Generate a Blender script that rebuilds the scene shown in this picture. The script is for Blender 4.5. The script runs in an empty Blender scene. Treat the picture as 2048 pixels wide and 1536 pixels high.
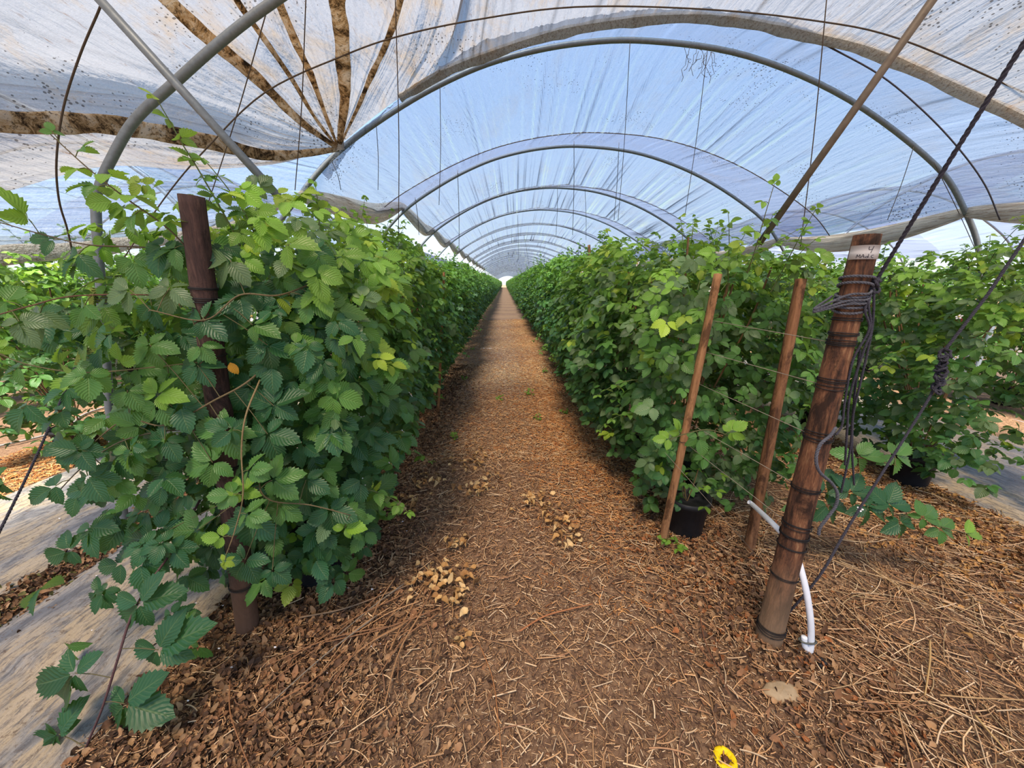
import bpy, math, random
import numpy as np
from mathutils import Vector, Matrix, noise as mnoise
R = math.radians
SC = bpy.context.scene
COL = SC.collection

# ------------------------------------------------------------------ camera, light, exposure
EYE = 1.55
FPX = 739.0
PITCH = R(15.36)
YAW = math.atan(16 / (FPX / math.cos(PITCH)))
cd = bpy.data.cameras.new('camera'); cam = bpy.data.objects.new('camera', cd); COL.objects.link(cam)
cam.location = (0, 0, EYE)
cam.rotation_euler = (R(90) - PITCH, 0, -YAW)
cd.sensor_width = 36; cd.lens = 36 * FPX / 2048
cd.clip_start = .02; cd.clip_end = 600
SC.camera = cam

SC.view_settings.view_transform = 'Standard'; SC.view_settings.look = 'None'
SC.view_settings.gamma = 1; SC.view_settings.use_curve_mapping = False
SC.view_settings.exposure = 0.50
SC.cycles.max_bounces = 9; SC.cycles.diffuse_bounces = 4; SC.cycles.glossy_bounces = 2
SC.cycles.transmission_bounces = 5; SC.cycles.transparent_max_bounces = 8
SC.cycles.use_denoising = True
SC.cycles.sample_clamp_indirect = 6

W = bpy.data.worlds.new('sky'); SC.world = W; W.use_nodes = True
wn, wl = W.node_tree.nodes, W.node_tree.links
bg = wn['Background']
tc = wn.new('ShaderNodeTexCoord'); sx = wn.new('ShaderNodeSeparateXYZ'); wl.new(tc.outputs['Generated'], sx.inputs[0])
cr = wn.new('ShaderNodeValToRGB'); wl.new(sx.outputs['Z'], cr.inputs[0])
cr.color_ramp.elements[0].position = 0.0; cr.color_ramp.elements[0].color = (.93, .95, 1, 1)
cr.color_ramp.elements[1].position = .75; cr.color_ramp.elements[1].color = (.22, .46, .95, 1)
e = cr.color_ramp.elements.new(.12); e.color = (.66, .80, .98, 1)
e = cr.color_ramp.elements.new(.38); e.color = (.34, .57, .95, 1)
wl.new(cr.outputs[0], bg.inputs[0]); bg.inputs[1].default_value = 1.0

sd = bpy.data.lights.new('sun', 'SUN'); sun = bpy.data.objects.new('sun', sd); COL.objects.link(sun)
sd.energy = 8.6; sd.angle = R(17); sd.color = (1, .90, .74)
sun.rotation_euler = (R(27), R(-11), 0)

# ------------------------------------------------------------------ helpers
def ray(px, py):
    dx = px - 1024; up = 768 - py
    fw = FPX * math.cos(PITCH) + up * math.sin(PITCH); u = up * math.cos(PITCH) - FPX * math.sin(PITCH)
    return (dx * math.cos(YAW) + fw * math.sin(YAW), -dx * math.sin(YAW) + fw * math.cos(YAW), u)
def PY(px, py, Y):                 # place seen there, Y metres along the rows
    a = ray(px, py); t = Y / a[1]; return Vector((a[0] * t, Y, EYE + a[2] * t))
def PG(px, py, z=0.0):             # place seen there on the ground
    a = ray(px, py); t = (z - EYE) / a[2]; return Vector((a[0] * t, a[1] * t, z))

def srgb(r, g, b):
    f = lambda c: (c / 255 / 12.92) if c / 255 <= .04045 else ((c / 255 + .055) / 1.055) ** 2.4
    return (f(r), f(g), f(b))

def props(o, label=None, cat=None, group=None, kind=None):
    if label: o['label'] = label
    if cat: o['category'] = cat
    if group: o['group'] = group
    if kind: o['kind'] = kind
    return o

def empty(name, loc=(0, 0, 0), **k):
    o = bpy.data.objects.new(name, None); COL.objects.link(o); o.location = loc
    o.empty_display_size = .1
    return props(o, **k)

class MB:
    """collects polygons; becomes one mesh object"""
    def __init__(s): s.v = []; s.f = []; s.c = []; s.uv = []
    def add(s, vs, fs, col=None):
        b = len(s.v); s.v += [tuple(v) for v in vs]; s.f += [tuple(b + i for i in f) for f in fs]
        if col is not None:
            while len(s.c) < b: s.c.append((1, 1, 1))
            s.c += [col] * len(vs)
    def tube(s, pts, r, n=8, caps=True, col=None):
        pts = [Vector(p) for p in pts]; m = len(pts)
        rs = r if hasattr(r, '__len__') else [r] * m
        vs = []; t0 = (pts[1] - pts[0]).normalized()
        up = Vector((0, 0, 1)) if abs(t0.z) < .9 else Vector((1, 0, 0))
        x = t0.cross(up).normalized(); prev = t0
        for i, p in enumerate(pts):
            t = (pts[min(i + 1, m - 1)] - pts[max(i - 1, 0)])
            t = t.normalized() if t.length > 1e-9 else prev
            q = prev.rotation_difference(t); x = q @ x; x = (x - t * x.dot(t)).normalized(); prev = t
            y = t.cross(x)
            for k in range(n):
                a = 2 * math.pi * k / n; vs.append(p + (x * math.cos(a) + y * math.sin(a)) * rs[i])
        fs = [(i * n + k, i * n + (k + 1) % n, (i + 1) * n + (k + 1) % n, (i + 1) * n + k) for i in range(m - 1) for k in range(n)]
        if caps: fs += [tuple(range(n - 1, -1, -1)), tuple((m - 1) * n + k for k in range(n))]
        s.add(vs, fs, col)
    def rope(s, pts, r, pitch=.05, strands=3, n=5, step=None):
        P = resample(pts, step or pitch / 7); rr = r * .5
        fr = frames(P)
        for k in range(strands):
            q = []; d = 0
            for i, p in enumerate(P):
                if i: d += (p - P[i - 1]).length
                a = 2 * math.pi * (d / pitch + k / strands)
                q.append(p + (fr[i][0] * math.cos(a) + fr[i][1] * math.sin(a)) * rr)
            s.tube(q, rr * 1.08, n)
    def box(s, c, sz, rot=None):
        c = Vector(c); M = rot or Matrix.Identity(3)
        vs = [c + M @ Vector((sx_ * sz[0] / 2, sy * sz[1] / 2, sz_ * sz[2] / 2)) for sx_ in (-1, 1) for sy in (-1, 1) for sz_ in (-1, 1)]
        s.add(vs, [(0, 1, 3, 2), (4, 6, 7, 5), (0, 4, 5, 1), (2, 3, 7, 6), (0, 2, 6, 4), (1, 5, 7, 3)])
    def build(s, name, m, parent=None, smooth=True):
        me = bpy.data.meshes.new(name); me.from_pydata(s.v, [], s.f); me.update()
        if s.c:
            while len(s.c) < len(s.v): s.c.append((1, 1, 1))
            a = me.attributes.new('lc', 'FLOAT_VECTOR', 'POINT'); a.data.foreach_set('vector', np.array(s.c, dtype=np.float32).ravel())
        if smooth: me.polygons.foreach_set('use_smooth', [True] * len(me.polygons))
        me.materials.append(m)
        o = bpy.data.objects.new(name, me); COL.objects.link(o)
        if parent is not None: put(o, parent)
        return o

def put(o, parent):
    o.parent = parent
    L = parent; M = Matrix.Identity(4)
    while L is not None:
        M = L.matrix_basis @ M if L is parent else L.matrix_basis @ M
        L = L.parent
    o.matrix_parent_inverse = M.inverted()

def frames(P):
    m = len(P); t0 = (P[1] - P[0]).normalized(); up = Vector((0, 0, 1)) if abs(t0.z) < .9 else Vector((1, 0, 0))
    x = t0.cross(up).normalized(); prev = t0; out = []
    for i in range(m):
        t = (P[min(i + 1, m - 1)] - P[max(i - 1, 0)]).normalized()
        x = prev.rotation_difference(t) @ x; x = (x - t * x.dot(t)).normalized(); prev = t
        out.append((x, t.cross(x), t))
    return out

def spline(pts, n=8):
    """Catmull-Rom through points"""
    pts = [Vector(p) for p in pts]; out = []
    for i in range(len(pts) - 1):
        p1, p2 = pts[i], pts[i + 1]
        p0 = pts[i - 1] if i > 0 else p1 * 2 - p2
        p3 = pts[i + 2] if i + 2 < len(pts) else p2 * 2 - p1
        for k in range(n):
            t = k / n
            out.append(.5 * ((2 * p1) + (p2 - p0) * t + (2 * p0 - 5 * p1 + 4 * p2 - p3) * t * t + (3 * p1 - p0 - 3 * p2 + p3) * t ** 3))
    out.append(pts[-1]); return out

def resample(pts, step):
    pts = [Vector(p) for p in pts]; L = [0]
    for a, b in zip(pts, pts[1:]): L.append(L[-1] + (b - a).length)
    n = max(2, int(L[-1] / step) + 1); out = []; j = 0
    for i in range(n):
        d = L[-1] * i / (n - 1)
        while j < len(pts) - 2 and L[j + 1] < d: j += 1
        t = (d - L[j]) / max(1e-9, L[j + 1] - L[j]); out.append(pts[j].lerp(pts[j + 1], min(1, t)))
    return out

# ------------------------------------------------------------------ materials
class NT:
    def __init__(s, name):
        s.m = bpy.data.materials.new(name); s.m.use_nodes = True; s.t = s.m.node_tree; s.t.nodes.clear()
        s.out = s.t.nodes.new('ShaderNodeOutputMaterial')
    def n(s, kind, **k):
        nd = s.t.nodes.new('ShaderNode' + kind)
        for a, b in k.items():
            if a in nd.inputs.keys(): s.set(nd.inputs[a], b)
            else: setattr(nd, a, b)
        return nd
    def set(s, inp, v):
        if hasattr(v, 'is_linked') or isinstance(v, bpy.types.NodeSocket): s.t.links.new(v, inp)
        else:
            if inp.type == 'RGBA' and len(v) == 3: v = (*v, 1)
            inp.default_value = v
    def coord(s, out='Object', scale=(1, 1, 1), rot=(0, 0, 0)):
        t = s.t.nodes.new('ShaderNodeTexCoord'); mp = s.t.nodes.new('ShaderNodeMapping')
        mp.inputs['Scale'].default_value = scale; mp.inputs['Rotation'].default_value = rot
        s.t.links.new(t.outputs[out], mp.inputs[0]); return mp.outputs[0]
    def noise(s, vec, scale=5, detail=4, rough=.6, dist=0):
        nd = s.n('TexNoise'); s.t.links.new(vec, nd.inputs['Vector'])
        nd.inputs['Scale'].default_value = scale; nd.inputs['Detail'].default_value = detail
        nd.inputs['Roughness'].default_value = rough; nd.inputs['Distortion'].default_value = dist
        return nd.outputs['Fac']
    def ramp(s, fac, stops, interp='LINEAR'):
        nd = s.n('ValToRGB'); s.t.links.new(fac, nd.inputs[0]); cr = nd.color_ramp; cr.interpolation = interp
        while len(cr.elements) < len(stops): cr.elements.new(.5)
        for el, (p, c) in zip(cr.elements, stops):
            el.position = p; el.color = (*c, 1) if hasattr(c, '__len__') else (c, c, c, 1)
        return nd.outputs[0]
    def mix(s, fac, a, b, mode='MIX'):
        nd = s.n('MixRGB', blend_type=mode)
        for i, v in zip(range(3), (fac, a, b)):
            if isinstance(v, bpy.types.NodeSocket): s.t.links.new(v, nd.inputs[i])
            elif i == 0: nd.inputs[0].default_value = v
            else: nd.inputs[i].default_value = (*v, 1)
        return nd.outputs[0]
    def math(s, op, a, b=0.0):
        nd = s.n('Math', operation=op)
        for i, v in enumerate((a, b)):
            if isinstance(v, bpy.types.NodeSocket): s.t.links.new(v, nd.inputs[i])
            else: nd.inputs[i].default_value = v
        return nd.outputs[0]
    def bump(s, h, strength=.3, dist=.01):
        nd = s.n('Bump'); s.t.links.new(h, nd.inputs['Height']); nd.inputs['Strength'].default_value = strength
        nd.inputs['Distance'].default_value = dist; return nd.outputs[0]
    def principled(s, col, rough=.7, normal=None, metallic=0, spec=.3):
        p = s.n('BsdfPrincipled'); s.set(p.inputs['Base Color'], col); s.set(p.inputs['Roughness'], rough)
        p.inputs['Metallic'].default_value = metallic; p.inputs['Specular IOR Level'].default_value = spec
        if normal is not None: s.t.links.new(normal, p.inputs['Normal'])
        return p.outputs[0]
    def end(s, sh): s.t.links.new(sh, s.out.inputs[0]); return s.m

def simple(name, col, rough=.6, metallic=0, nscale=30, var=.25, bump=.2, spec=.3, scale=(1, 1, 1)):
    t = NT(name); v = t.coord('Object', scale)
    f = t.noise(v, nscale, 5, .65)
    c = t.ramp(f, [(.25, tuple(x * (1 - var) for x in col)), (.75, tuple(min(1, x * (1 + var)) for x in col))])
    return t.end(t.principled(c, rough, t.bump(f, bump, .004), metallic, spec))

M = {}
# translucent polythene
def plastic(name, tint, transp, dirt, wr_scale, wr_strength, speck=.0, warm=None, attr=True):
    t = NT(name); v = t.coord('Object')
    grain = t.noise(t.coord('Object', (9, 9, 9)), 12, 6, .75)
    col = t.ramp(grain, [(.3, tuple(c * .80 for c in tint)), (.7, tint)])
    if not attr:       # grime lines along the gathered pleats
        ln = t.noise(t.coord('Object', (40, .5, 40)), 2.0, 6, .75)
        col = t.mix(t.ramp(ln, [(.50, 0.0), (.60, .7)]), col, srgb(140, 120, 98))
    if dirt > 0:
        d1 = t.noise(t.coord('Object', (1.2, .5, 1.2)), 2.2, 7, .72, .6)
        m1 = t.ramp(d1, [(.50, 0.0), (.60, dirt * .45), (.72, dirt)])
        col = t.mix(m1, col, warm or srgb(196, 168, 134))
        st = t.noise(t.coord('Object', (14, 2.2, 14)), 2.0, 8, .8, .4)
        m2 = t.ramp(st, [(.58, 0.0), (.68, dirt * .7)])
        col = t.mix(m2, col, srgb(140, 104, 72))
    if speck > 0:
        vo = t.n('TexVoronoi'); t.t.links.new(t.coord('Object', (38, 30, 38)), vo.inputs['Vector']); vo.inputs['Scale'].default_value = 1.0
        zone = t.noise(v, 1.6, 3, .6)
        th = t.math('MULTIPLY', t.ramp(zone, [(.45, 0.0), (.7, 1.0)]), .27 * speck)
        sp = t.math('LESS_THAN', vo.outputs['Distance'], th)
        col = t.mix(t.math('MULTIPLY', sp, .75), col, srgb(70, 62, 56))
    if attr:        # pleats toned darker and lighter, plus painted slope shade behind the ropes
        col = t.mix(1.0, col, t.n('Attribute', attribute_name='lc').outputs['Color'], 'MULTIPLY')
    w = t.noise(t.coord('Object', (wr_scale, .45, wr_scale)), 3, 4, .6, .2)
    fine = t.noise(v, 45, 4, .7)
    h = t.math('ADD', w, t.math('MULTIPLY', fine, .10))
    nb = t.bump(h, wr_strength, .05)
    tr = t.n('BsdfTranslucent'); t.set(tr.inputs[0], col); t.t.links.new(nb, tr.inputs['Normal'])
    df = t.n('BsdfDiffuse'); t.set(df.inputs[0], col); t.t.links.new(nb, df.inputs['Normal'])
    gl = t.n('BsdfGlossy'); gl.inputs['Roughness'].default_value = .35; t.t.links.new(nb, gl.inputs['Normal'])
    m1_ = t.n('MixShader'); m1_.inputs[0].default_value = .28; t.t.links.new(tr.outputs[0], m1_.inputs[1]); t.t.links.new(df.outputs[0], m1_.inputs[2])
    mg = t.n('MixShader'); mg.inputs[0].default_value = .05; t.t.links.new(m1_.outputs[0], mg.inputs[1]); t.t.links.new(gl.outputs[0], mg.inputs[2])
    tp = t.n('BsdfTransparent'); t.set(tp.inputs[0], col)
    m2_ = t.n('MixShader'); m2_.inputs[0].default_value = transp; t.t.links.new(mg.outputs[0], m2_.inputs[1]); t.t.links.new(tp.outputs[0], m2_.inputs[2])
    return t.end(m2_.outputs[0])
M['film'] = plastic('clear_film', (.50, .575, .665), .76, .22, 9, .7, 1.1)
M['film_clear'] = plastic('cleaner_film', (.72, .80, .90), .76, .1, 9, .7, .3)
M['film_old'] = plastic('weathered_film', (.54, .525, .525), .52, 1.0, 5, .9, 1.15)
M['film_gather'] = plastic('gathered_film', (.70, .67, .61), .22, .5, 16, .8, .0, srgb(150, 120, 90), attr=False)

def foldmat():
    t = NT('mouldy_fold'); v = t.coord('Object')
    a = t.noise(v, 9, 9, .85, .8); b = t.noise(v, 34, 6, .8)
    c = t.ramp(a, [(.40, srgb(54, 52, 52)), (.45, srgb(132, 112, 88)), (.50, srgb(206, 182, 146)), (.57, srgb(226, 218, 206))])
    c = t.mix(t.ramp(b, [(.54, 0.0), (.60, .8)]), c, srgb(56, 48, 44))
    tr = t.n('BsdfTranslucent'); t.set(tr.inputs[0], c)
    p = t.principled(c, .8, t.bump(b, .4, .01))
    m = t.n('MixShader'); m.inputs[0].default_value = .8; t.t.links.new(p, m.inputs[1]); t.t.links.new(tr.outputs[0], m.inputs[2])
    return t.end(m.outputs[0])
M['fold'] = foldmat()
M['pipe'] = simple('galvanised_pipe_backlit', srgb(112, 118, 122), .5, .35, 40, .22, .12, .5)  # grey lowered: the backlit look of the near pipes is in the colour
M['pipe_far'] = simple('galvanised_pipe_bright', srgb(134, 144, 154), .5, .25, 40, .18, .1, .4)
M['pipe_worn'] = simple('weathered_pipe', srgb(104, 92, 80), .6, .2, 22, .3, .2, .3)
M['rust'] = simple('rusty_steel', srgb(98, 62, 44), .85, .1, 60, .4, .4)
M['rope'] = simple('grey_rope', srgb(84, 84, 92), .9, 0, 120, .45, .6)
M['rope_dark'] = simple('dark_rope', srgb(60, 58, 68), .9, 0, 120, .4, .6)
M['rope_moss'] = simple('mossy_rope', srgb(110, 122, 56), .95, 0, 110, .5, .8)
M['twine'] = simple('brown_twine', srgb(78, 66, 56), .9, 0, 80, .3, .2)
M['wire'] = simple('thin_wire', srgb(132, 122, 108), .6, .4, 80, .3, .1)
M['black_wire'] = simple('black_tie_wire', srgb(34, 32, 34), .6, .2, 80, .3, .1)
M['pot'] = simple('black_pot_plastic', srgb(30, 31, 35), .55, 0, 20, .35, .5)
M['white'] = simple('white_tube', srgb(228, 232, 240), .45, 0, 30, .06, .1, .4)
M['grey_tube'] = simple('grey_irrigation_tube', srgb(150, 146, 142), .6, 0, 30, .15, .1, .4)
M['clip'] = simple('steel_clip', srgb(96, 98, 92), .5, .5, 60, .3, .1)
M['label'] = simple('white_label', srgb(196, 192, 190), .6, 0, 18, .06, .05)
M['ink'] = simple('ink', srgb(36, 34, 44), .7, 0, 30, .1, 0)
M['yellow'] = simple('yellow_petal', srgb(240, 205, 10), .6, 0, 60, .15, .5)
M['petal'] = simple('white_petal', srgb(236, 230, 234), .6, 0, 50, .05, .1)
M['anther'] = simple('flower_centre', srgb(176, 158, 90), .8, 0, 90, .3, .3)
M['stone'] = simple('pale_crust', srgb(170, 148, 118), .9, 0, 18, .25, .8)
M['berry_red'] = simple('unripe_berry', srgb(150, 46, 50), .5, 0, 90, .3, .5)

def bark(name, stops, sc=(1, 1, .12), rough=.85, muddy=None):
    t = NT(name)
    a = t.noise(t.coord('Object', sc), 42, 8, .8, .3); b = t.noise(t.coord('Object', (1, 1, .35)), 12, 6, .75, .5)
    c = t.ramp(a, stops)
    c = t.mix(t.ramp(b, [(.48, 0.0), (.60, .85)]), c, tuple(x * .38 for x in stops[0][1]))
    if muddy:          # splashed soil on the foot
        g = t.n('TexCoord'); sp = t.n('SeparateXYZ'); t.t.links.new(g.outputs['Object'], sp.inputs[0])
        hz = t.math('ADD', sp.outputs[2], t.math('MULTIPLY', b, .35))
        c = t.mix(t.ramp(hz, [(.28, .8), (.62, .0)]), c, muddy)
    h = t.math('ADD', a, t.math('MULTIPLY', b, .6))
    return t.end(t.principled(c, rough, t.bump(h, .9, .012)))
M['post_red'] = bark('weathered_round_post', [(.34, srgb(56, 40, 34)), (.45, srgb(96, 64, 48)), (.55, srgb(132, 88, 62)), (.68, srgb(176, 136, 100))], muddy=srgb(150, 124, 98))
M['post_dark'] = bark('dark_round_post', [(.3, srgb(44, 34, 34)), (.5, srgb(76, 56, 52)), (.7, srgb(112, 84, 74))], muddy=srgb(122, 92, 74))
M['stake'] = bark('split_stake', [(.3, srgb(128, 88, 58)), (.5, srgb(172, 124, 84)), (.75, srgb(196, 152, 108))])
M['stake_red'] = bark('redwood_stake', [(.3, srgb(104, 68, 48)), (.5, srgb(146, 102, 70)), (.75, srgb(176, 130, 92))])

def leafmat(name, trans=.35):
    t = NT(name)
    ac = t.n('Attribute', attribute_name='lc'); av = t.n('Attribute', attribute_name='lv')
    s = t.n('SeparateXYZ'); t.t.links.new(av.outputs['Vector'], s.inputs[0])
    tt, ss = s.outputs[0], t.math('ABSOLUTE', s.outputs[1])
    ph = t.math('SUBTRACT', t.math('MULTIPLY', tt, 8.0), t.math('MULTIPLY', ss, 2.6))
    fr = t.math('ABSOLUTE', t.math('SUBTRACT', t.math('FRACT', ph), .5))       # .5 on a vein, 0 between
    side = t.ramp(fr, [(.40, 0.0), (.5, .55)])
    mid = t.ramp(ss, [(.0, .8), (.09, 0.0)])
    vein = t.math('MAXIMUM', side, mid)
    spot = t.noise(t.coord('Object'), 60, 3, .6)
    base = t.mix(t.ramp(spot, [(.3, 0.0), (.75, .28)]), ac.outputs['Color'], (.5, .5, .5), 'MULTIPLY')
    light = t.mix(.2, ac.outputs['Color'], srgb(190, 205, 130))
    c = t.mix(vein, base, light)
    g = t.n('NewGeometry')
    c2 = t.mix(t.math('MULTIPLY', g.outputs['Backfacing'], .45), c, srgb(150, 168, 132))
    nb = t.bump(t.math('SUBTRACT', fr, t.math('MULTIPLY', mid, .6)), .55, .004)
    p = t.principled(c2, .42, nb, 0, .5)
    tr = t.n('BsdfTranslucent'); t.set(tr.inputs[0], t.mix(.5, c, srgb(150, 190, 40)))
    m = t.n('MixShader'); m.inputs[0].default_value = trans; t.t.links.new(p, m.inputs[1]); t.t.links.new(tr.outputs[0], m.inputs[2])
    return t.end(m.outputs[0])
M['leaf'] = leafmat('bramble_leaf')

def attrmat(name, rough=.85, trans=0):
    t = NT(name); ac = t.n('Attribute', attribute_name='lc')
    f = t.noise(t.coord('Object'), 90, 3, .6)
    c = t.mix(t.ramp(f, [(.3, .0), (.7, .5)]), ac.outputs['Color'], (.6, .6, .6), 'MULTIPLY')
    return t.end(t.principled(c, rough, t.bump(f, .4, .003), 0, .2))
M['chip'] = attrmat('straw'); M['cane'] = attrmat('cane', .6)

def soil():
    t = NT('soil_and_mulch'); v = t.coord('Object')
    big = t.noise(v, .9, 4, .6); a = t.noise(v, 34, 8, .8, .6); fib = t.noise(t.coord('Object', (1, 1, 1), (0, 0, .5)), 120, 5, .8, 1.4)
    st = t.noise(t.coord('Object', (6, 1, 1), (0, 0, .7)), 40, 5, .8, 1.0)
    c = t.ramp(a, [(.36, srgb(100, 78, 64)), (.46, srgb(142, 112, 92)), (.54, srgb(190, 152, 120)), (.66, srgb(226, 188, 148))])
    c = t.mix(t.ramp(st, [(.52, 0.0), (.62, .7)]), c, srgb(196, 150, 100))
    c = t.mix(t.ramp(fib, [(.30, .7), (.45, 0.0)]), c, srgb(70, 50, 40))
    c = t.mix(t.ramp(big, [(.42, .0), (.62, .4)]), c, srgb(164, 130, 108))
    h = t.math('ADD', a, t.math('MULTIPLY', fib, .6))
    return t.end(t.principled(c, .95, t.bump(h, .9, .02), 0, .1))
M['soil'] = soil()
def matmat():
    t = NT('weed_mat'); v = t.coord('Object')
    big = t.noise(t.coord('Object', (1.5, .6, 1)), 1.6, 6, .7, .5); fine = t.noise(t.coord('Object', (5, 1.2, 1), (0, 0, -.35)), 9, 7, .75, .4); sp = t.noise(v, 40, 5, .8)
    c = t.ramp(big, [(.40, srgb(118, 118, 122)), (.47, srgb(158, 152, 146)), (.54, srgb(186, 166, 138)), (.64, srgb(196, 178, 156))])
    c = t.mix(t.ramp(fine, [(.48, 0.0), (.60, .75)]), c, srgb(96, 94, 96))
    c = t.mix(t.ramp(sp, [(.56, 0.0), (.64, .7)]), c, srgb(98, 78, 62))
    h = t.math('ADD', fine, t.math('MULTIPLY', sp, .4))
    return t.end(t.principled(c, .75, t.bump(h, .6, .02), 0, .25))
M['mat'] = matmat()

# ------------------------------------------------------------------ leaves
def leaflet(n=8, serr=True, W=.36, fold=.16, droop=.22):
    """unit leaflet along +x; returns verts, faces, lv"""
    def w(t): return W * (math.sin(math.pi * min(1, t) ** .82) ** .85 if 0 < t < 1 else 0)
    V = []; F = []; LV = []
    def z(t, y): return fold * abs(y) - droop * t * t
    mid = []
    for i in range(n + 1):
        t = i / n; mid.append(len(V)); V.append((t, 0, z(t, 0))); LV.append((t, 0, 0))
    for sgn in (1, -1):
        edge = []
        for i in range(n + 1):
            t = i / n
            if i in (0, n): edge.append((mid[i], None)); continue
            y = w(t) * .96; edge.append((len(V), None)); V.append((t, sgn * y, z(t, y) - (.012 if serr else 0))); LV.append((t, sgn, 0))
        for i in range(n):
            f = [mid[i]]
            if i > 0: f.append(edge[i][0])
            if serr and i < n - 1:
                t = (i + .72) / n; y = w(t) * 1.13 + .012; tv = len(V); V.append((t + .03, sgn * y, z(t, y) + .012)); LV.append((t, sgn * 1.1, 0)); f.append(tv)
            if i < n - 1: f.append(edge[i + 1][0])
            f.append(mid[i + 1])
            if sgn > 0: f = f[::-1]
            F.append(f)
    return np.array(V), F, np.array(LV)

def compound(kind, lod, rs):
    """leaf of 3 or 5 leaflets; petiole at origin, pointing +x, normal +z"""
    n, se = {0: (8, True), 1: (4, True), 2: (2, False)}[lod]
    if kind == 5: spec = [(0, 1.0, .18), (52, .86, .10), (-52, .86, .10), (112, .62, .04), (-112, .62, .04)]
    elif kind == 3: spec = [(0, 1.0, .16), (66, .84, .03), (-66, .84, .03)]
    else: spec = [(0, 1.0, 0)]
    V = []; F = []; LV = []; b = 0
    for a, sc, off in spec:
        v, f, lv = leaflet(n, se, .34 + rs.uniform(-.05, .02), rs.uniform(.08, .4), rs.uniform(.08, .45))
        a = R(a + rs.uniform(-9, 9)); tilt = rs.uniform(-.25, .12) - (0.15 if abs(a) > .3 else 0)
        v = v * sc * rs.uniform(.9, 1.08); v[:, 0] += off
        roll = rs.uniform(-.3, .3)
        y, z = v[:, 1] * math.cos(roll) - v[:, 2] * math.sin(roll), v[:, 1] * math.sin(roll) + v[:, 2] * math.cos(roll)
        x = v[:, 0]; x, z = x * math.cos(tilt) - z * math.sin(tilt), x * math.sin(tilt) + z * math.cos(tilt)
        v = np.stack([x * math.cos(a) - y * math.sin(a), x * math.sin(a) + y * math.cos(a), z], 1)
        V.append(v); LV.append(lv); F += [[i + b for i in q] for q in f]; b += len(v)
    return np.concatenate(V), F, np.concatenate(LV)

rsT = random.Random(5)
TEMPL = {(k, l, i): compound(k, l, rsT) for k in (3, 5, 1) for l in (0, 1, 2) for i in range(3)}

def leafmesh(name, P, D, N, S, C, K, lod, rng, mat=None):
    """P positions, D forward, N normal, S size, C colour, K kind (3/5)"""
    P, D, N, S, C, K = map(np.asarray, (P, D, N, S, C, K))
    D = D / (np.linalg.norm(D, axis=1, keepdims=True) + 1e-9)
    Y = np.cross(N, D); Y /= (np.linalg.norm(Y, axis=1, keepdims=True) + 1e-9); Z = np.cross(D, Y)
    T = rng.integers(0, 3, len(P))
    vs, cs, lvs, lt, li = [], [], [], [], []; base = 0
    for k in (1, 3, 5):
        for ti in range(3):
            idx = np.where((K == k) & (T == ti))[0]
            if not len(idx): continue
            v, f, lv = TEMPL[(k, lod, ti)]
            m = len(idx); nv = len(v)
            w = P[idx, None] + S[idx, None, None] * (v[None, :, 0:1] * D[idx, None] + v[None, :, 1:2] * Y[idx, None] + v[None, :, 2:3] * Z[idx, None])
            vs.append(w.reshape(-1, 3)); cs.append(np.repeat(C[idx], nv, 0)); lvs.append(np.tile(lv, (m, 1)))
            tot = np.array([len(q) for q in f]); flat = np.concatenate([np.array(q) for q in f])
            lt.append(np.tile(tot, m)); li.append((flat[None] + (base + np.arange(m) * nv)[:, None]).ravel()); base += m * nv
    vs = np.concatenate(vs).astype(np.float32); cs = np.concatenate(cs).astype(np.float32); lvs = np.concatenate(lvs).astype(np.float32)
    lt = np.concatenate(lt).astype(np.int32); li = np.concatenate(li).astype(np.int32)
    me = bpy.data.meshes.new(name); me.vertices.add(len(vs)); me.vertices.foreach_set('co', vs.ravel())
    me.loops.add(len(li)); me.loops.foreach_set('vertex_index', li)
    me.polygons.add(len(lt)); me.polygons.foreach_set('loop_start', np.concatenate([[0], np.cumsum(lt)[:-1]]).astype(np.int32)); me.polygons.foreach_set('loop_total', lt)
    me.update(calc_edges=True)
    me.polygons.foreach_set('use_smooth', np.ones(len(lt), dtype=bool))
    a = me.attributes.new('lc', 'FLOAT_VECTOR', 'POINT'); a.data.foreach_set('vector', cs.ravel())
    a = me.attributes.new('lv', 'FLOAT_VECTOR', 'POINT'); a.data.foreach_set('vector', lvs.ravel())
    me.materials.append(mat or M['leaf'])
    return me

G_DARK = np.array(srgb(44, 96, 58)); G_MID = np.array(srgb(84, 132, 62)); G_LITE = np.array(srgb(128, 172, 58)); G_YEL = np.array(srgb(158, 186, 62))
G_GREY = np.array(srgb(98, 124, 84))
def leafcol(z, top, rng, shift=0.0):
    """young leaves near the tips are lighter; old ones dark"""
    a = np.clip((z / top - .45) / .5, 0, 1)[:, None] ** 1.3
    r = rng.random((len(z), 1)); c = G_DARK * (1 - r) + G_MID * r
    c = c * (1 - a * .88) + (G_LITE * (.85 + .35 * rng.random((len(z), 1)))) * a * .88
    y = (rng.random(len(z)) < (.03 + .13 * a[:, 0])); c[y] = G_YEL * (.8 + .3 * rng.random((y.sum(), 1)))
    g = (rng.random(len(z)) < .10 + shift); c[g] = G_GREY * (.8 + .4 * rng.random((g.sum(), 1)))
    return c * (.75 + .7 * rng.random((len(z), 1)) ** 1.2)

def hedge_w(z):
    return np.interp(z, [.12, .45, .9, 1.3, 1.65, 1.85, 1.98], [.22, .40, .50, .52, .46, .30, .08])

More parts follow.
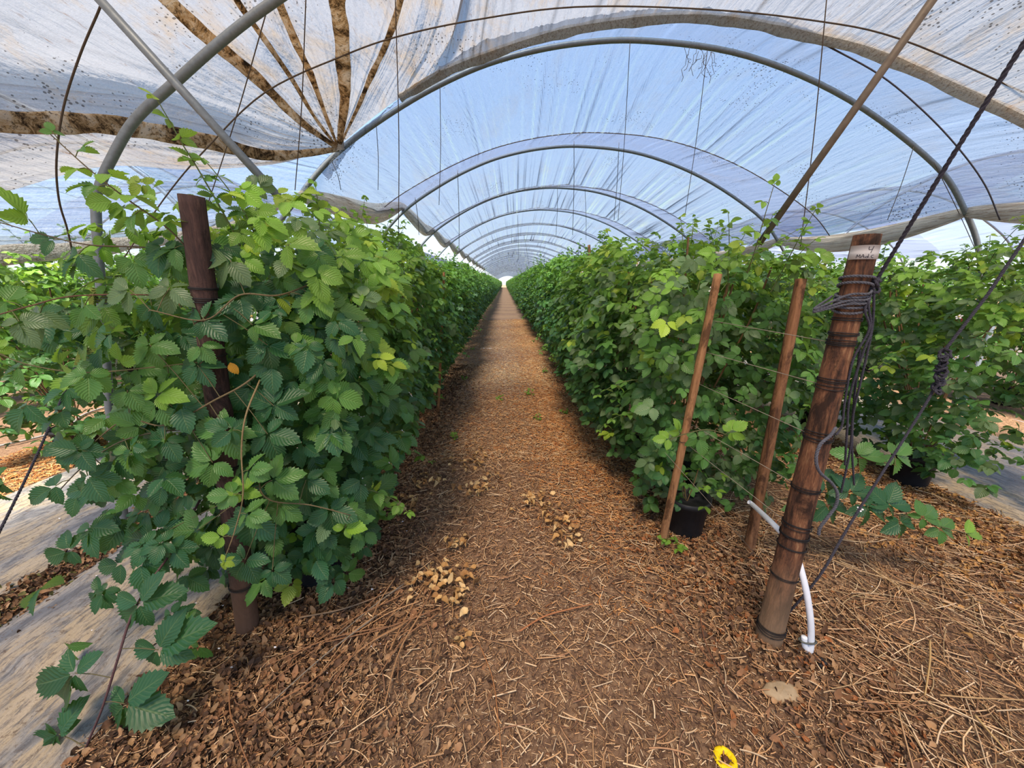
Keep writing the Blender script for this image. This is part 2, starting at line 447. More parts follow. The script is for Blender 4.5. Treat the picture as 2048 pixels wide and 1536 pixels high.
def plant_leaves(seed, n, L, top=1.9, z0=.2, wide=1.0, size=.075, end=False, shift=0.0):
    rng = np.random.default_rng(seed)
    z = z0 + (top - z0) * rng.beta(1.35, 1.05, n); zn = z / top * 1.9
    hw = hedge_w(zn) * wide
    s = np.where(rng.random(n) < .5, -1, 1)
    rad = .35 + .72 * rng.random(n) ** .55
    x = s * hw * rad
    y = rng.uniform(-L / 2 - .12, L / 2 + .12, n)
    lump = np.array([mnoise.noise(Vector((x_ * 1.2 + seed, y_ * 2.6, z_ * 2.6))) for x_, y_, z_ in zip(s, y, z)])
    x = x * (1 + .38 * lump); z = z * (1 + .03 * lump)
    topf = np.clip((zn - 1.45) / .4, 0, 1)
    N = np.stack([s * (.55 - .4 * topf), rng.normal(-.12, .3, n), np.full(n, 1.0)], 1) + rng.normal(0, .40, (n, 3))
    if end: N[:, 1] -= .7 * (y < -L * .1)
    D = np.stack([s * .8, rng.normal(0, .8, n), -.3 + .3 * topf], 1) + rng.normal(0, .45, (n, 3))
    D -= N * (np.sum(D * N, 1) / np.sum(N * N, 1))[:, None] * .85
    S = size * rng.uniform(.62, 1.2, n) * (1 - .22 * topf)
    C = leafcol(zn, 1.9, rng, shift); K = np.where(rng.random(n) < .5, 5, 3)
    return [np.stack([x, y, z], 1), D, N, S, C, K], rng

def shoots(P, D, N, S, C, K, rng, cane, starts, lod):
    """upright or arching shoots with small leaves; adds to lists and to the cane mesh"""
    for (p, d, L, droop) in starts:
        p = Vector(p); d = Vector(d).normalized(); pts = [p.copy()]; m = 7
        for i in range(m):
            d = (d + Vector((rng.normal(0, .06), rng.normal(0, .06), -droop / m))).normalized(); p = p + d * (L / m); pts.append(p.copy())
        cane.tube(pts, list(np.linspace(.0035, .0014, len(pts))), 4 if lod else 5, False, tuple(srgb(104, 116, 70)) if L < .6 else tuple(srgb(128, 100, 74)))
        q = resample(pts, .055)
        for i, c in enumerate(q[1:]):
            a = i * 2.4 + rng.random(); t = i / len(q)
            dr = Vector((math.cos(a), math.sin(a), .15)) * .9 + d * .4
            P.append(c); D.append(dr); N.append(Vector((rng.normal(0, .3), rng.normal(0, .3), 1)) + dr * -.1); S.append((.066 - .034 * t) * rng.uniform(.8, 1.2))
            C.append((G_MID * (1 - t) + G_LITE * t) * rng.uniform(.85, 1.25) if rng.random() > .12 * t else G_YEL); K.append(3 if rng.random() < .6 else 5)

def flower(cen, sz, nrm, rng, fl):
    cen = Vector(cen); n = Vector(nrm).normalized(); x = n.orthogonal().normalized(); y = n.cross(x)
    a0 = rng.random() * 6
    for k in range(5):
        a = a0 + k * 2 * math.pi / 5; d = x * math.cos(a) + y * math.sin(a); s = n.cross(d)
        v = [cen + d * .15 * sz, cen + d * .6 * sz + s * .30 * sz + n * .10 * sz, cen + d * 1.0 * sz + s * .16 * sz + n * .06 * sz, cen + d * 1.0 * sz - s * .16 * sz + n * .06 * sz, cen + d * .6 * sz - s * .30 * sz + n * .10 * sz]
        v += [q - n * .05 * sz for q in v]
        fl.add(v, [(0, 1, 2, 3, 4), (9, 8, 7, 6, 5), (0, 5, 6, 1), (1, 6, 7, 2), (2, 7, 8, 3), (3, 8, 9, 4), (4, 9, 5, 0)])
def ball(mb, c, r, n=6, m=4, col=None):
    c = Vector(c); vs = [c + Vector((0, 0, r))]
    for i in range(1, m):
        t = math.pi * i / m
        for k in range(n): a = 2 * math.pi * k / n; vs.append(c + Vector((math.sin(t) * math.cos(a), math.sin(t) * math.sin(a), math.cos(t))) * r)
    vs.append(c - Vector((0, 0, r))); fs = [(0, 1 + k, 1 + (k + 1) % n) for k in range(n)]
    for i in range(m - 2): fs += [(1 + i * n + k, 1 + (i + 1) * n + k, 1 + (i + 1) * n + (k + 1) % n, 1 + i * n + (k + 1) % n) for k in range(n)]
    fs += [(len(vs) - 1, 1 + (m - 2) * n + (k + 1) % n, 1 + (m - 2) * n + k) for k in range(n)]
    mb.add(vs, fs, col)

def pot_mb(r=.15, h=.27, x=0, y=0):
    mb = MB(); n = 24; prof = [(.0, .0), (r * .8, 0), (r * .84, .02), (r * .97, h - .04), (r * 1.05, h - .035), (r * 1.06, h), (r * .98, h), (r * .95, h - .04), (0, h - .045)]
    vs = [(x + a * math.cos(2 * math.pi * k / n) * (1 + (.012 * math.sin(6 * math.pi * k / n) if a > 0 else 0)), y + a * math.sin(2 * math.pi * k / n), b) for a, b in prof for k in range(n)]
    fs = [(i * n + k, i * n + (k + 1) % n, (i + 1) * n + (k + 1) % n, (i + 1) * n + k) for i in range(len(prof) - 1) for k in range(n)]
    mb.add(vs, fs); return mb

def make_plant(seed, lod, n, L=1.0, top=1.9, parts=True, label='', group=None, wide=1.0, end=False, size=.075, z0=.2, extra=None, shift=0.0):
    root = empty('blackberry_plant', (0, 0, 0), label=label, cat='plant', group=group)
    A, rng = plant_leaves(seed, n, L, top, z0, wide, size, end, shift)
    P, D, N, S, C, K = [list(a) for a in A]
    cane = MB()
    st = []
    for i in range(9 if lod == 0 else 7):
        st.append(((rng.uniform(-.34, .34), rng.uniform(-L / 2, L / 2), top - .22), (rng.normal(0, .28), rng.normal(0, .25), 1), rng.uniform(.25, .52), .5))
    for i in range(7):
        s = 1 if rng.random() < .5 else -1; z = rng.uniform(.5, 1.6)
        st.append(((s * float(hedge_w(z)) * .8, rng.uniform(-L / 2, L / 2), z), (s, rng.normal(0, .4), .3), rng.uniform(.2, .42), 1.3))
    shoots(P, D, N, S, C, K, rng, cane, st, lod)
    if extra: extra(P, D, N, S, C, K, rng, cane)
    me = leafmesh('foliage', P, D, N, S, C, K, lod, rng)
    o = bpy.data.objects.new('foliage', me); COL.objects.link(o); o.parent = root
    if parts:
        for i in range(8 if lod == 0 else 5):          # canes rising from the pot
            a = rng.random() * 6.28; q = [Vector((.04 * math.cos(a), .04 * math.sin(a), .2))]
            ex = Vector((rng.uniform(-.4, .4), rng.uniform(-.5, .5), rng.uniform(1.3, 1.85)))
            q += [Vector((ex.x * .35, ex.y * .4, .8)), Vector((ex.x * .8, ex.y * .8, 1.3)), ex]
            cane.tube(spline(q, 3), .006, 5, False, tuple(srgb(120, 92, 64)))
        o = cane.build('canes', M['cane']); o.parent = root
        o = pot_mb().build('pot', M['pot']); o.parent = root
        if lod < 2:
            fl = MB(); ce = MB()
            for i in range(7):
                s = 1 if rng.random() < .5 else -1; z = rng.uniform(.5, 1.75); x = s * float(hedge_w(z)) * 1.08; y = rng.uniform(-L / 2, L / 2)
                flower((x, y, z), .019, (s, rng.normal(0, .4), .6), rng, fl); ball(ce, (x + s * .003, y, z + .002), .006)
            f = fl.build('flowers', M['petal'], None, False); f.parent = root; f['kind'] = 'stuff'
            g = ce.build('flower_centres', M['anther']); g.parent = f
    return root

def copy_plant(src, only_foliage=False):
    r = src.copy(); COL.objects.link(r)
    for ch in list(src.children):
        if only_foliage and not ch.name.startswith('foliage'): continue
        c = ch.copy(); COL.objects.link(c); c.parent = r
        for g in list(ch.children):
            d = g.copy(); COL.objects.link(d); d.parent = c
    return r

def cane_spray(name, pts, leaves, rootobj, thick=(.004, .002), col=(104, 74, 60), seed=1, petiole=.05, face=None):
    """one arching cane with its own leaves. leaves: (t along cane, forward, normal, size, kind, colour)"""
    rng = np.random.default_rng(seed); cane = MB(); pts = spline(pts, 8)
    cane.tube(pts, list(np.linspace(thick[0], thick[1], len(pts))), 6, True, tuple(srgb(*col)))
    P, D, N, S, C, K = [], [], [], [], [], []
    for (t, d, n, s, k, c) in leaves:
        p = pts[int(t * (len(pts) - 1))]; d = Vector(d).normalized(); e = p + d * petiole
        cane.tube([p, p.lerp(e, .5) + Vector((0, 0, .004)), e], .0016, 4, False, tuple(srgb(96, 100, 60)))
        P.append(e); D.append(d); N.append(Vector(n)); S.append(s * 1.45); C.append(np.array(c)); K.append(k)
    for i in range(len(pts) - 1):     # prickles
        if rng.random() < .6:
            p = pts[i]; dd = Vector((rng.normal(), rng.normal(), rng.normal())).normalized() * .007
            cane.tube([p, p + dd], [.0014, .0002], 4, False, tuple(srgb(*col)))
    me = leafmesh('leaves', P, D, N, S, C, K, 0, rng); o = bpy.data.objects.new('leaves', me)
    c = cane.build(name, M['cane']); COL.objects.link(o)
    c.parent = rootobj; c.location = -rootobj.location; o.parent = c
    return c

# ------------------------------------------------------------------ setting: ground
def gz(x, y):
    n = mnoise.noise(Vector((x * 1.3, y * 1.3, 0))) * .018 + mnoise.noise(Vector((x * 5, y * 5, 3))) * .006
    return n
def ground():
    mb = MB(); xs = list(np.linspace(-6, 6, 121)); ys = list(np.linspace(-1.5, 9, 106))
    nx = len(xs); vs = [(x, y, gz(x, y)) for y in ys for x in xs]
    fs = [(j * nx + i, j * nx + i + 1, (j + 1) * nx + i + 1, (j + 1) * nx + i) for j in range(len(ys) - 1) for i in range(nx - 1)]
    mb.add(vs, fs)
    for (x0, x1, y0, y1) in ((-60, -6, -6, 260), (6, 60, -6, 260), (-6, 6, 9, 260), (-6, 6, -6, -1.5)):
        mb.add([(x0, y0, -.004), (x1, y0, -.004), (x1, y1, -.004), (x0, y1, -.004)], [(0, 1, 2, 3)])
    o = mb.build('ground', M['soil']); props(o, kind='structure', label='brown soil floor of the tunnel covered in mulch'); return o
ground()

def mat_strip(x0, x1, y0, y1, label, seed, fray0=.05, z=.012, sp=.07):
    rnd = random.Random(seed); ny = int(min((y1 - y0), 9) / sp); nx = max(4, int((x1 - x0) / sp)); mb = MB(); vs = []
    ys = [y0 + (min(y1, y0 + 9) - y0) * j / ny for j in range(ny + 1)] + ([y1] if y1 > y0 + 9 else [])
    for y in ys:
        for i in range(nx + 1):
            t = i / nx
            xa = x0 + fray0 * mnoise.noise(Vector((y * 1.1, seed, 0))) * 2; xb = x1 + fray0 * mnoise.noise(Vector((y * 1.1, seed + 9, 0))) * 2
            x = xa + (xb - xa) * t; yy = y + (.07 * mnoise.noise(Vector((x * 1.5, seed, 5))) if y == y0 else 0)
            h = z + .012 * mnoise.noise(Vector((x * 6 + y * 2.2, y * 1.4 - x, seed))) + .006 * mnoise.noise(Vector((x * 16, y * 5, seed))) + .014
            if t in (0, 1) or y == y0: h = .004
            vs.append((x, yy, h + gz(x, yy)))
    m = nx + 1; k = len(ys)
    fs = [(j * m + i, j * m + i + 1, (j + 1) * m + i + 1, (j + 1) * m + i) for j in range(k - 1) for i in range(nx)]
    mb.add(vs, fs); o = mb.build('weed_mat', M['mat']); props(o, label=label, cat='ground sheet')
    return o
mat_strip(-2.33, -1.40, 1.17, 60, 'tan woven weed mat strip beside the left post', 1)
mat_strip(-2.95, -1.45, -1.0, 1.2, 'tan weed mat at the bottom left under the hanging cane', 2, z=.002)
mat_strip(-3.75, -2.55, .6, 60, 'grey wrinkled weed mat behind the mossy-roped metal pole', 3)
mat_strip(3.36, 5.1, .8, 60, 'grey weed mat strip at the right under the third plant row', 4)

# ------------------------------------------------------------------ tunnel frames
PROF = [(-2.55, 0), (-2.50, 1.2), (-2.36, 1.98), (-2.03, 2.39), (-1.64, 2.75), (-1.13, 3.07), (-.59, 3.34), (-.03, 3.54), (.65, 3.67), (1.36, 3.70), (2.31, 3.59), (3.35, 3.25), (4.36, 2.70), (4.81, 2.28), (5.12, 1.84), (5.32, 1.2), (5.40, 0)]
HS = spline([(x, 0, z) for x, z in PROF], 6)
def arch_pt(s, dz=0.0):      # s: 0 at left tie height, 1 at right tie height
    i0, i1 = 3 * 6, 13 * 6; f = i0 + s * (i1 - i0); i = min(int(f), i1 - 1) if s < 1 else i1 - 1; i = max(0, i)
    p = HS[i].lerp(HS[i + 1], f - i); t = (HS[i + 1] - HS[i]).normalized(); n = Vector((-t.z, 0, t.x))
    return p + n * dz, n
HY = [4.1 + 2.75 * k for k in range(44)]
TL = 8.05
def hoop(Y, dx, label, group, r=.021, n=10, mat=None, full=True):
    mb = MB(); pts = [Vector((p.x + dx, Y, p.z)) for p in HS]
    if not full: pts = pts[::2]
    mb.tube(pts, r, n); o = mb.build('tunnel_hoop', mat or M['pipe']); props(o, label=label, cat='hoop', group=group); return o
for k, Y in enumerate(HY):
    lab = ['grey steel tunnel hoop nearest over the path, rising behind the white label post',
           'second complete steel hoop down the tunnel, inside the largest one'][k] if k < 2 else 'curved steel tunnel hoop farther down the path tunnel'
    hoop(Y, 0, lab, None if k < 2 else 'hoops receding down the tunnel', .024 if k < 12 else .03, 10 if k < 6 else 5, M['pipe'] if k < 3 else M['pipe_far'], k < 12)
for k, Y in enumerate(HY[:12]):
    hoop(Y, TL, 'steel hoop of the neighbouring tunnel at the right', 'hoops of the right neighbour tunnel', .022, 6, M['pipe_far'], False)
    hoop(Y, -TL, 'steel hoop of the neighbouring tunnel at the left', 'hoops of the left neighbour tunnel', .022, 6, M['pipe_far'], False)

# nearest hoop on the left, pole with mossy rope
pole = empty('end_hoop', (-2.37, 2.02, 0), label='bent grey pipe at the left whose leg carries mossy green rope', cat='hoop')
hp = [PY(252, 1062, 2.06), PY(222, 840, 2.10), PY(205, 620, 2.14), PY(192, 420, 2.18), PY(200, 372, 2.19), PY(222, 320, 2.2), PY(270, 240, 2.22), PY(350, 165, 2.24), PY(440, 85, 2.26), PY(545, 5, 2.28)]
hp += [Vector((-.5, 2.3, 3.22)), Vector((.2, 2.3, 3.5)), Vector((1.36, 2.3, 3.64)), Vector((2.6, 2.3, 3.48)), Vector((3.7, 2.3, 3.05)), Vector((4.7, 2.3, 2.38)), Vector((5.15, 2.3, 1.8)), Vector((5.4, 2.3, 0))]
mb = MB(); mb.tube(spline(hp, 8), .0215, 14); mb.build('hoop_pipe', M['pipe'], pole)
mb = MB(); mb.tube([PY(250, 1050, 2.06), Vector((-2.37, 2.03, 0.02)), Vector((-2.37, 2.02, -.15))], .024, 12); mb.build('ground_stub', M['rust'], pole)
mb = MB(); mb.tube([PY(252, 1050, 2.05), PY(251, 1056, 2.05)], .029, 12); mb.build('sleeve_ring', M['rust'], pole)

def straight(name, a, b, r, m, label, cat='pipe', r2=None):
    mb = MB(); mb.tube([a, Vector(a).lerp(b, .5), b], [r, (r + (r2 or r)) / 2, r2 or r], 12); o = mb.build(name, m); props(o, label=label, cat=cat); return o
aL, bL = PY(545, 380, 2.10), PY(200, 0, 2.02); dL = (bL - aL)
straight('brace_pipe', aL - dL * .1, bL + dL * .25, .020, M['pipe'], 'straight grey brace pipe crossing the bent hoop at upper left')
aR, bR = PY(1545, 450, 2.5), PY(1865, 0, 2.1); dR = (bR - aR)
straight('brace_pipe', aR - dR * .12, bR + dR * .25, .0195, M['pipe_worn'], 'brownish brace pipe rising diagonally over the right plant row')

# ------------------------------------------------------------------ film
def grid_mesh(name, G, mat, label=None, cat=None, parent=None, kind=None, CG=None):
    nj, ni = len(G), len(G[0]); mb = MB(); mb.c = [c for r in CG for c in r] if CG else [(1, 1, 1)] * (nj * ni)
    mb.add([p for r in G for p in r], [(j * ni + i, j * ni + i + 1, (j + 1) * ni + i + 1, (j + 1) * ni + i) for j in range(nj - 1) for i in range(ni - 1)])
    o = mb.build(name, mat, parent)
    if label: props(o, label=label, cat=cat, kind=kind)
    return o

def wr(s, seed, f):      # sharp pleats across the arch
    a = mnoise.noise(Vector((s * f, seed, 0))); b = mnoise.noise(Vector((s * f * 2.7, seed + 3, 0)))
    return a * .7 + (abs(b) * 2 - .6) * .45
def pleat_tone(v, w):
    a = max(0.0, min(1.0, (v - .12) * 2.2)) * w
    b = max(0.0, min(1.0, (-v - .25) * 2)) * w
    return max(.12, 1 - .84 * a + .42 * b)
def bay_film(ya, yb, dx, seed, sag=.24, sL=0.0, sR=1.0, ns=440, nt=16, rope_t=.52, lift=.03, tone=1.0):
    G = []; CG = []
    ts = sorted(set([round(j / nt, 4) for j in range(nt + 1)] + [rope_t, rope_t + .012]))
    for t in ts:
        w = max(0, 1 - abs(t - rope_t) / (rope_t if t < rope_t else 1 - rope_t))
        y = ya + (yb - ya) * t; row = []; crow = []
        shade_band = (1, 1, 1) if t <= rope_t else (.80, .78, .83)  # slope shade painted into the film from rope to next hoop
        for i in range(ns + 1):
            s0 = sL(t) if callable(sL) else sL; s = s0 + (sR - s0) * i / ns
            depth = -sag * (w ** 1.25) * (.55 + .45 * math.sin(math.pi * s))
            side = .45 + .55 * min(1, max(0, (s - .15) / .3))
            skew = s + .012 * (t - rope_t) * (.5 - s)
            v = wr(skew, seed, 150); am = (.022 * w ** .8 + .003) * side
            rip = am * v * 1.5 + .02 * w * mnoise.noise(Vector((s * 9, t * 2, seed)))
            p, n = arch_pt(s, lift + depth + rip)
            row.append((p.x + dx, y, p.z))
            k = pleat_tone(v, min(1, w * 1.5 + .05) * side * tone); crow.append((shade_band[0] * k, shade_band[1] * k, min(1, shade_band[2] * k * 1.03)))
        G.append(row); CG.append(crow)
    return G, CG
# short far side of the first bay then every bay after
G = []; CG = []
nt0 = 7
for j in range(nt0 + 1):
    t = j / nt0; row = []; w = 1 - t; cc = []
    for i in range(441):
        s = .06 + .94 * i / 440; y0 = 4.1 - (.55 + .55 * abs(s - .45) ** 1.5 * 2) * min(1, max(0, s - .07) / .3); y = y0 + (4.1 - y0) * t
        p, n = arch_pt(s, .03 - .14 * w ** 1.3 + .03 * w * wr(s, 3, 60)); row.append((p.x, y, p.z)); k = pleat_tone(wr(s, 3, 110), .35 + .5 * w) * (.86 if s < .85 else .95); cc.append((k, k * .98, k))
    G.append(row); CG.append(cc)
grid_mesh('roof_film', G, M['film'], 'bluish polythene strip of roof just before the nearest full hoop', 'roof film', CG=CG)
SL = .075
for k in range(24):
    ns = 760 if k < 2 else (520 if k < 5 else (260 if k < 10 else 110))
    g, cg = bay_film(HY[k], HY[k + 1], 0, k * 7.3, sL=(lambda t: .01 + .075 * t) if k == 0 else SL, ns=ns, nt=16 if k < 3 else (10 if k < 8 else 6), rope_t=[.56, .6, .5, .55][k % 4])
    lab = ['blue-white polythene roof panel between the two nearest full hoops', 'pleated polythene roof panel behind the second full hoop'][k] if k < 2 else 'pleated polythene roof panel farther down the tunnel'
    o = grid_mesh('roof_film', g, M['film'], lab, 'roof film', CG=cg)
    if k >= 2: o['group'] = 'roof panels down the tunnel'
for k in range(24, 43):
    g, cg = bay_film(HY[k], HY[k + 1], 0, k, sL=SL, ns=60, nt=3)
    o = grid_mesh('roof_film', g, M['film'], 'pleated polythene roof panel farther down the tunnel', 'roof film', CG=cg); o['group'] = 'roof panels down the tunnel'
for dx, side in ((TL, 'right'), (-TL, 'left')):
    for k in range(11):
        if side == 'left' and k == 0: g, cg = bay_film(HY[0], HY[1], dx, 50, ns=200, nt=8)
        else: g, cg = bay_film(HY[k], HY[k + 1], dx, 40 + k * 3.1 + dx, ns=200 if k < 5 else 90, nt=8)
        o = grid_mesh('roof_film', g, M['film_clear'], 'polythene roof of the neighbouring tunnel at the ' + side, 'roof film', CG=cg); o['group'] = 'roof of the %s neighbour tunnel' % side
g, cg = bay_film(1.35, 4.1, TL, 77, ns=200, nt=10)
o = grid_mesh('roof_film', g, M['film_clear'], 'polythene roof of the neighbouring tunnel at the right', 'roof film', CG=cg); o['group'] = 'roof of the right neighbour tunnel'

# hold-down ropes over each bay
for k in range(24):
    mb = MB(); rt = [.56, .6, .5, .55][k % 4]; y = HY[k] + (HY[k + 1] - HY[k]) * rt; pts = []
    for i in range(91):
        s = SL + (1 - SL) * i / 90; p, n = arch_pt(s, .03 - .24 * (.55 + .45 * math.sin(math.pi * s)) - .012); pts.append((p.x, y, p.z))
    mb.tube(pts, .006 if k < 4 else .009, 5)
    o = mb.build('hold_down_rope', M['twine']); props(o, label='thin dark rope arching under the roof film nearest bay' if k == 0 else 'thin rope arch pressing the roof film farther down', cat='rope', group=None if k == 0 else 'hold-down ropes down the tunnel')

# old near sheet, gathered to the hoop at the left
T = PY(678, 292, 4.02)
def arcN(x, y=-2.2, dz=.06):
    for i in range(len(HS) - 1):
        if HS[i].x <= x <= HS[i + 1].x: return Vector((x, y, HS[i].lerp(HS[i + 1], (x - HS[i].x) / (HS[i + 1].x - HS[i].x + 1e-9)).z + dz))
    return Vector((x, y, 2.1))
def J(a, b, c): return Vector((a, b, c))
cols = [  # rear ends run on unseen behind the camera, added to filter the sun
    [T, PY(560, 322, 3.8), PY(380, 333, 3.45), PY(210, 335, 3.05), PY(0, 395, 2.6), PY(-150, 415, 2.35), J(-5, -2.2, 2.0)],
    [T, PY(560, 305, 3.75), PY(450, 285, 3.4), PY(270, 248, 3.0), PY(0, 232, 2.5), PY(-150, 220, 2.3), J(-4.7, -2.2, 2.6)],
    [T, PY(580, 262, 3.75), PY(450, 215, 3.4), PY(260, 150, 3.0), PY(0, 90, 2.5), PY(-150, 50, 2.3), J(-4.2, -2.2, 3.0)],
    [T, PY(610, 243, 3.75), PY(530, 165, 3.4), PY(440, 85, 3.1), PY(345, 0, 2.75), PY(200, -150, 2.3), J(-3.2, -2.2, 3.35)],
    [T, PY(635, 235, 3.75), PY(590, 160, 3.4), PY(530, 70, 3.15), PY(480, 0, 2.85), PY(380, -150, 2.4), J(-2.4, -2.2, 3.45)],
    [T, PY(655, 230, 3.78), PY(625, 150, 3.5), PY(595, 80, 3.2), PY(560, 0, 2.95), PY(500, -150, 2.5), J(-1.8, -2.2, 3.5)],
    [T, PY(688, 220, 3.8), PY(690, 150, 3.5), PY(686, 80, 3.3), PY(675, 0, 3.0), PY(660, -150, 2.6), J(-1.0, -2.2, 3.55)],
    [T, PY(716, 210, 3.85), PY(742, 150, 3.6), PY(775, 75, 3.4), PY(800, 0, 3.15), PY(816, -150, 2.75), J(-.5, -2.2, 3.62)],
]
cols += [
    [PY(745, 236, 4.0), PY(768, 180, 3.8), PY(800, 120, 3.6), PY(825, 50, 3.4), PY(842, -20, 3.15), PY(858, -150, 2.75), J(-.25, -2.2, 3.63)],
    [PY(800, 196, 3.93), PY(820, 150, 3.78), PY(848, 100, 3.6), PY(870, 40, 3.4), PY(886, -30, 3.15), PY(900, -150, 2.75), J(-.05, -2.2, 3.65)],
    [PY(870, 156, 3.86), PY(886, 120, 3.75), PY(905, 70, 3.6), PY(922, 20, 3.4), PY(936, -50, 3.15), PY(950, -150, 2.8), J(.3, -2.2, 3.66)]]
for (px, py, Y, nx) in ((951, 120, 3.78, .9), (1147, 60, 3.66, 1.3), (1400, 36, 3.6, 1.9), (1640, 78, 3.45, 2.6), (1775, 118, 3.3, 3.2), (2048, 242, 3.0, 4.2)):
    h = PY(px, py, Y); nn = arcN(nx); c = [h]
    for t in (.12, .3, .5, .7, .85, 1): q = h.lerp(nn, t); c.append(q + Vector((0, 0, .16 * math.sin(math.pi * min(1, t * 1.3)) * (1 - .5 * t))))
    cols.append(c)
cols.append([Vector((4.85, 2.95 - .85 * i, 2.28)) for i in range(7)])
def loft(cols, nu, nv, mids=()):
    cols = [list(c[:-1]) + [c[-2].lerp(c[-1], t) for t in mids] + [c[-1]] for c in cols]
    C = [spline(c, nv) for c in cols]; rows = []
    for j in range(len(C[0])): rows.append(spline([c[j] for c in C], nu))
    return rows
NU = 40
NG = loft(cols, NU, 9, (.3, .62))
def disp_sheet(Gd, seed, amp):
    out = []; CG = []
    nj = len(Gd); ni = len(Gd[0])
    for j, row in enumerate(Gd):
        v = j / (nj - 1); o = []; cc = []
        for i, p in enumerate(row):
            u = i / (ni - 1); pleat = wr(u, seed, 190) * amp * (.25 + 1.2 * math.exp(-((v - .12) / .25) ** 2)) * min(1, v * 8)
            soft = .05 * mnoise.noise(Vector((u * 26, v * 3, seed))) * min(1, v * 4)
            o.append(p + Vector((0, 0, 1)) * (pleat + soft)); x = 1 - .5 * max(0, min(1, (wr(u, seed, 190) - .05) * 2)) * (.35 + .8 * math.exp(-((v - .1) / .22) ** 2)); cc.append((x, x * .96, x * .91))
        out.append(o); CG.append(cc)
    return out, CG
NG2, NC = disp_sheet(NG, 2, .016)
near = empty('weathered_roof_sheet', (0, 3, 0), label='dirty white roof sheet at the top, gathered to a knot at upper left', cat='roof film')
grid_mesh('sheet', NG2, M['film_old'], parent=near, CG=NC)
def ribbon(path, wid, name, mat, parent, off=(0, -.02, -.03), thick=.010, puck=1.0, seed=0):
    """rolled fold: flattened tube with ripples along a path"""
    P = resample([Vector(p) + Vector(off) for p in path], .05); fr = frames(P); mb = MB(); n = 14; vs = []; m = len(P)
    for i, p in enumerate(P):
        t = i / (m - 1); w = (wid(t) if callable(wid) else wid) * (1 + .25 * mnoise.noise(Vector((i * .35, seed, 1))))
        side = fr[i][0]; nn = fr[i][1]; view = (p - Vector((0, 0, EYE))).normalized()
        side = fr[i][2].cross(view).normalized(); nn = fr[i][2].cross(side).normalized()
        for k in range(n):
            a = 2 * math.pi * k / n; rr = 1 + .12 * puck * math.sin(3 * a + i * .5 + seed)
            vs.append(p + side * math.cos(a) * w * .5 * rr + nn * math.sin(a) * thick * rr)
    mb.add(vs, [(i * n + k, i * n + (k + 1) % n, (i + 1) * n + (k + 1) % n, (i + 1) * n + k) for i in range(m - 1) for k in range(n)] + [tuple(range(n - 1, -1, -1)), tuple((m - 1) * n + k for k in range(n))])
    return mb.build(name, mat, parent)
for ci, w0, w1 in ((1, .04, .11), (3, .035, .085), (4, .02, .035), (5, .02, .05), (6, .04, .10), (7, .015, .04)):
    pth = [NG[j][ci * NU] for j in range(0, len(NG) - 27)]
    ribbon(pth, (lambda t, a=w0, b=w1: a + (b - a) * min(1, t * 2.2)), 'stained_fold', M['fold'], near, seed=ci)
# grimy hem roll along the far edge of that sheet
hem = [NG[0][i] for i in range(9 * NU, len(NG[0]))]
ribbon(hem, .07, 'stained_hem', M['film_gather'], near, off=(0, -.01, -.005), thick=.02, seed=9)
mb = MB(); kp = T + Vector((.0, -.03, -.02))
for q in range(7):
    mb.tube([kp + Vector((-.03 + .01 * math.sin(q), 0, .012 * (q - 3))), kp + Vector((.02, -.03, .012 * (q - 3) + .01)), kp + Vector((.06, .0, .012 * (q - 3) + .02))], .006, 5)
mb.build('tie_wrap', M['grey_tube'], near)

# lower bluish sheet hung behind the left pole
T2 = PY(604, 392, 4.05)
low = [
    [T2, PY(450, 458, 3.85), PY(300, 482, 3.6), PY(130, 502, 3.3), PY(-120, 520, 2.95)],
    [T2, PY(450, 440, 3.9), PY(300, 462, 3.66), PY(130, 478, 3.36), PY(-120, 484, 3.0)],
    [T2, PY(450, 415, 3.97), PY(300, 430, 3.74), PY(130, 440, 3.45), PY(-120, 440, 3.08)],
    [T2, PY(450, 380, 4.0), PY(300, 380, 3.84), PY(130, 385, 3.55), PY(-120, 380, 3.2)],
    [PY(628, 358, 4.1), PY(450, 330, 4.1), PY(300, 300, 3.95), PY(130, 290, 3.7), PY(-120, 280, 3.4)],
    [PY(668, 312, 4.13), PY(470, 250, 4.3), PY(300, 200, 4.1), PY(130, 180, 3.9), PY(-120, 160, 3.6)]]
LG = loft(low, 56, 16)
def disp_low(Gd):
    out = []; CG = []; nj, ni = len(Gd), len(Gd[0])
    for j, row in enumerate(Gd):
        v = j / (nj - 1)
        out.append([p + Vector((0, -.5, .5)) * (wr(i / ni, 8, 75) * .024 * min(1, v * 4) + .02 * mnoise.noise(Vector((i * .13, v * 5, 2)))) for i, p in enumerate(row)])
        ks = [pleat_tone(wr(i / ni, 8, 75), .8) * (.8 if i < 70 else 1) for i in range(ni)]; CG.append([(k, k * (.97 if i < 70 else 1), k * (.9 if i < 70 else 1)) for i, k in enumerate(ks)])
    return out, CG
lowo = empty('lower_side_sheet', (-3, 3.5, 0), label='streaky blue-white sheet sagging behind the left metal pole above the plants', cat='roof film')
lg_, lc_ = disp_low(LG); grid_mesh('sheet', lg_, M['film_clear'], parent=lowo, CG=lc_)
ribbon([LG[j][0] for j in range(3, len(LG))], lambda t: .05 + .11 * t, 'stained_hem', M['film_gather'], lowo, off=(0, 0, 0), thick=.02, seed=4)

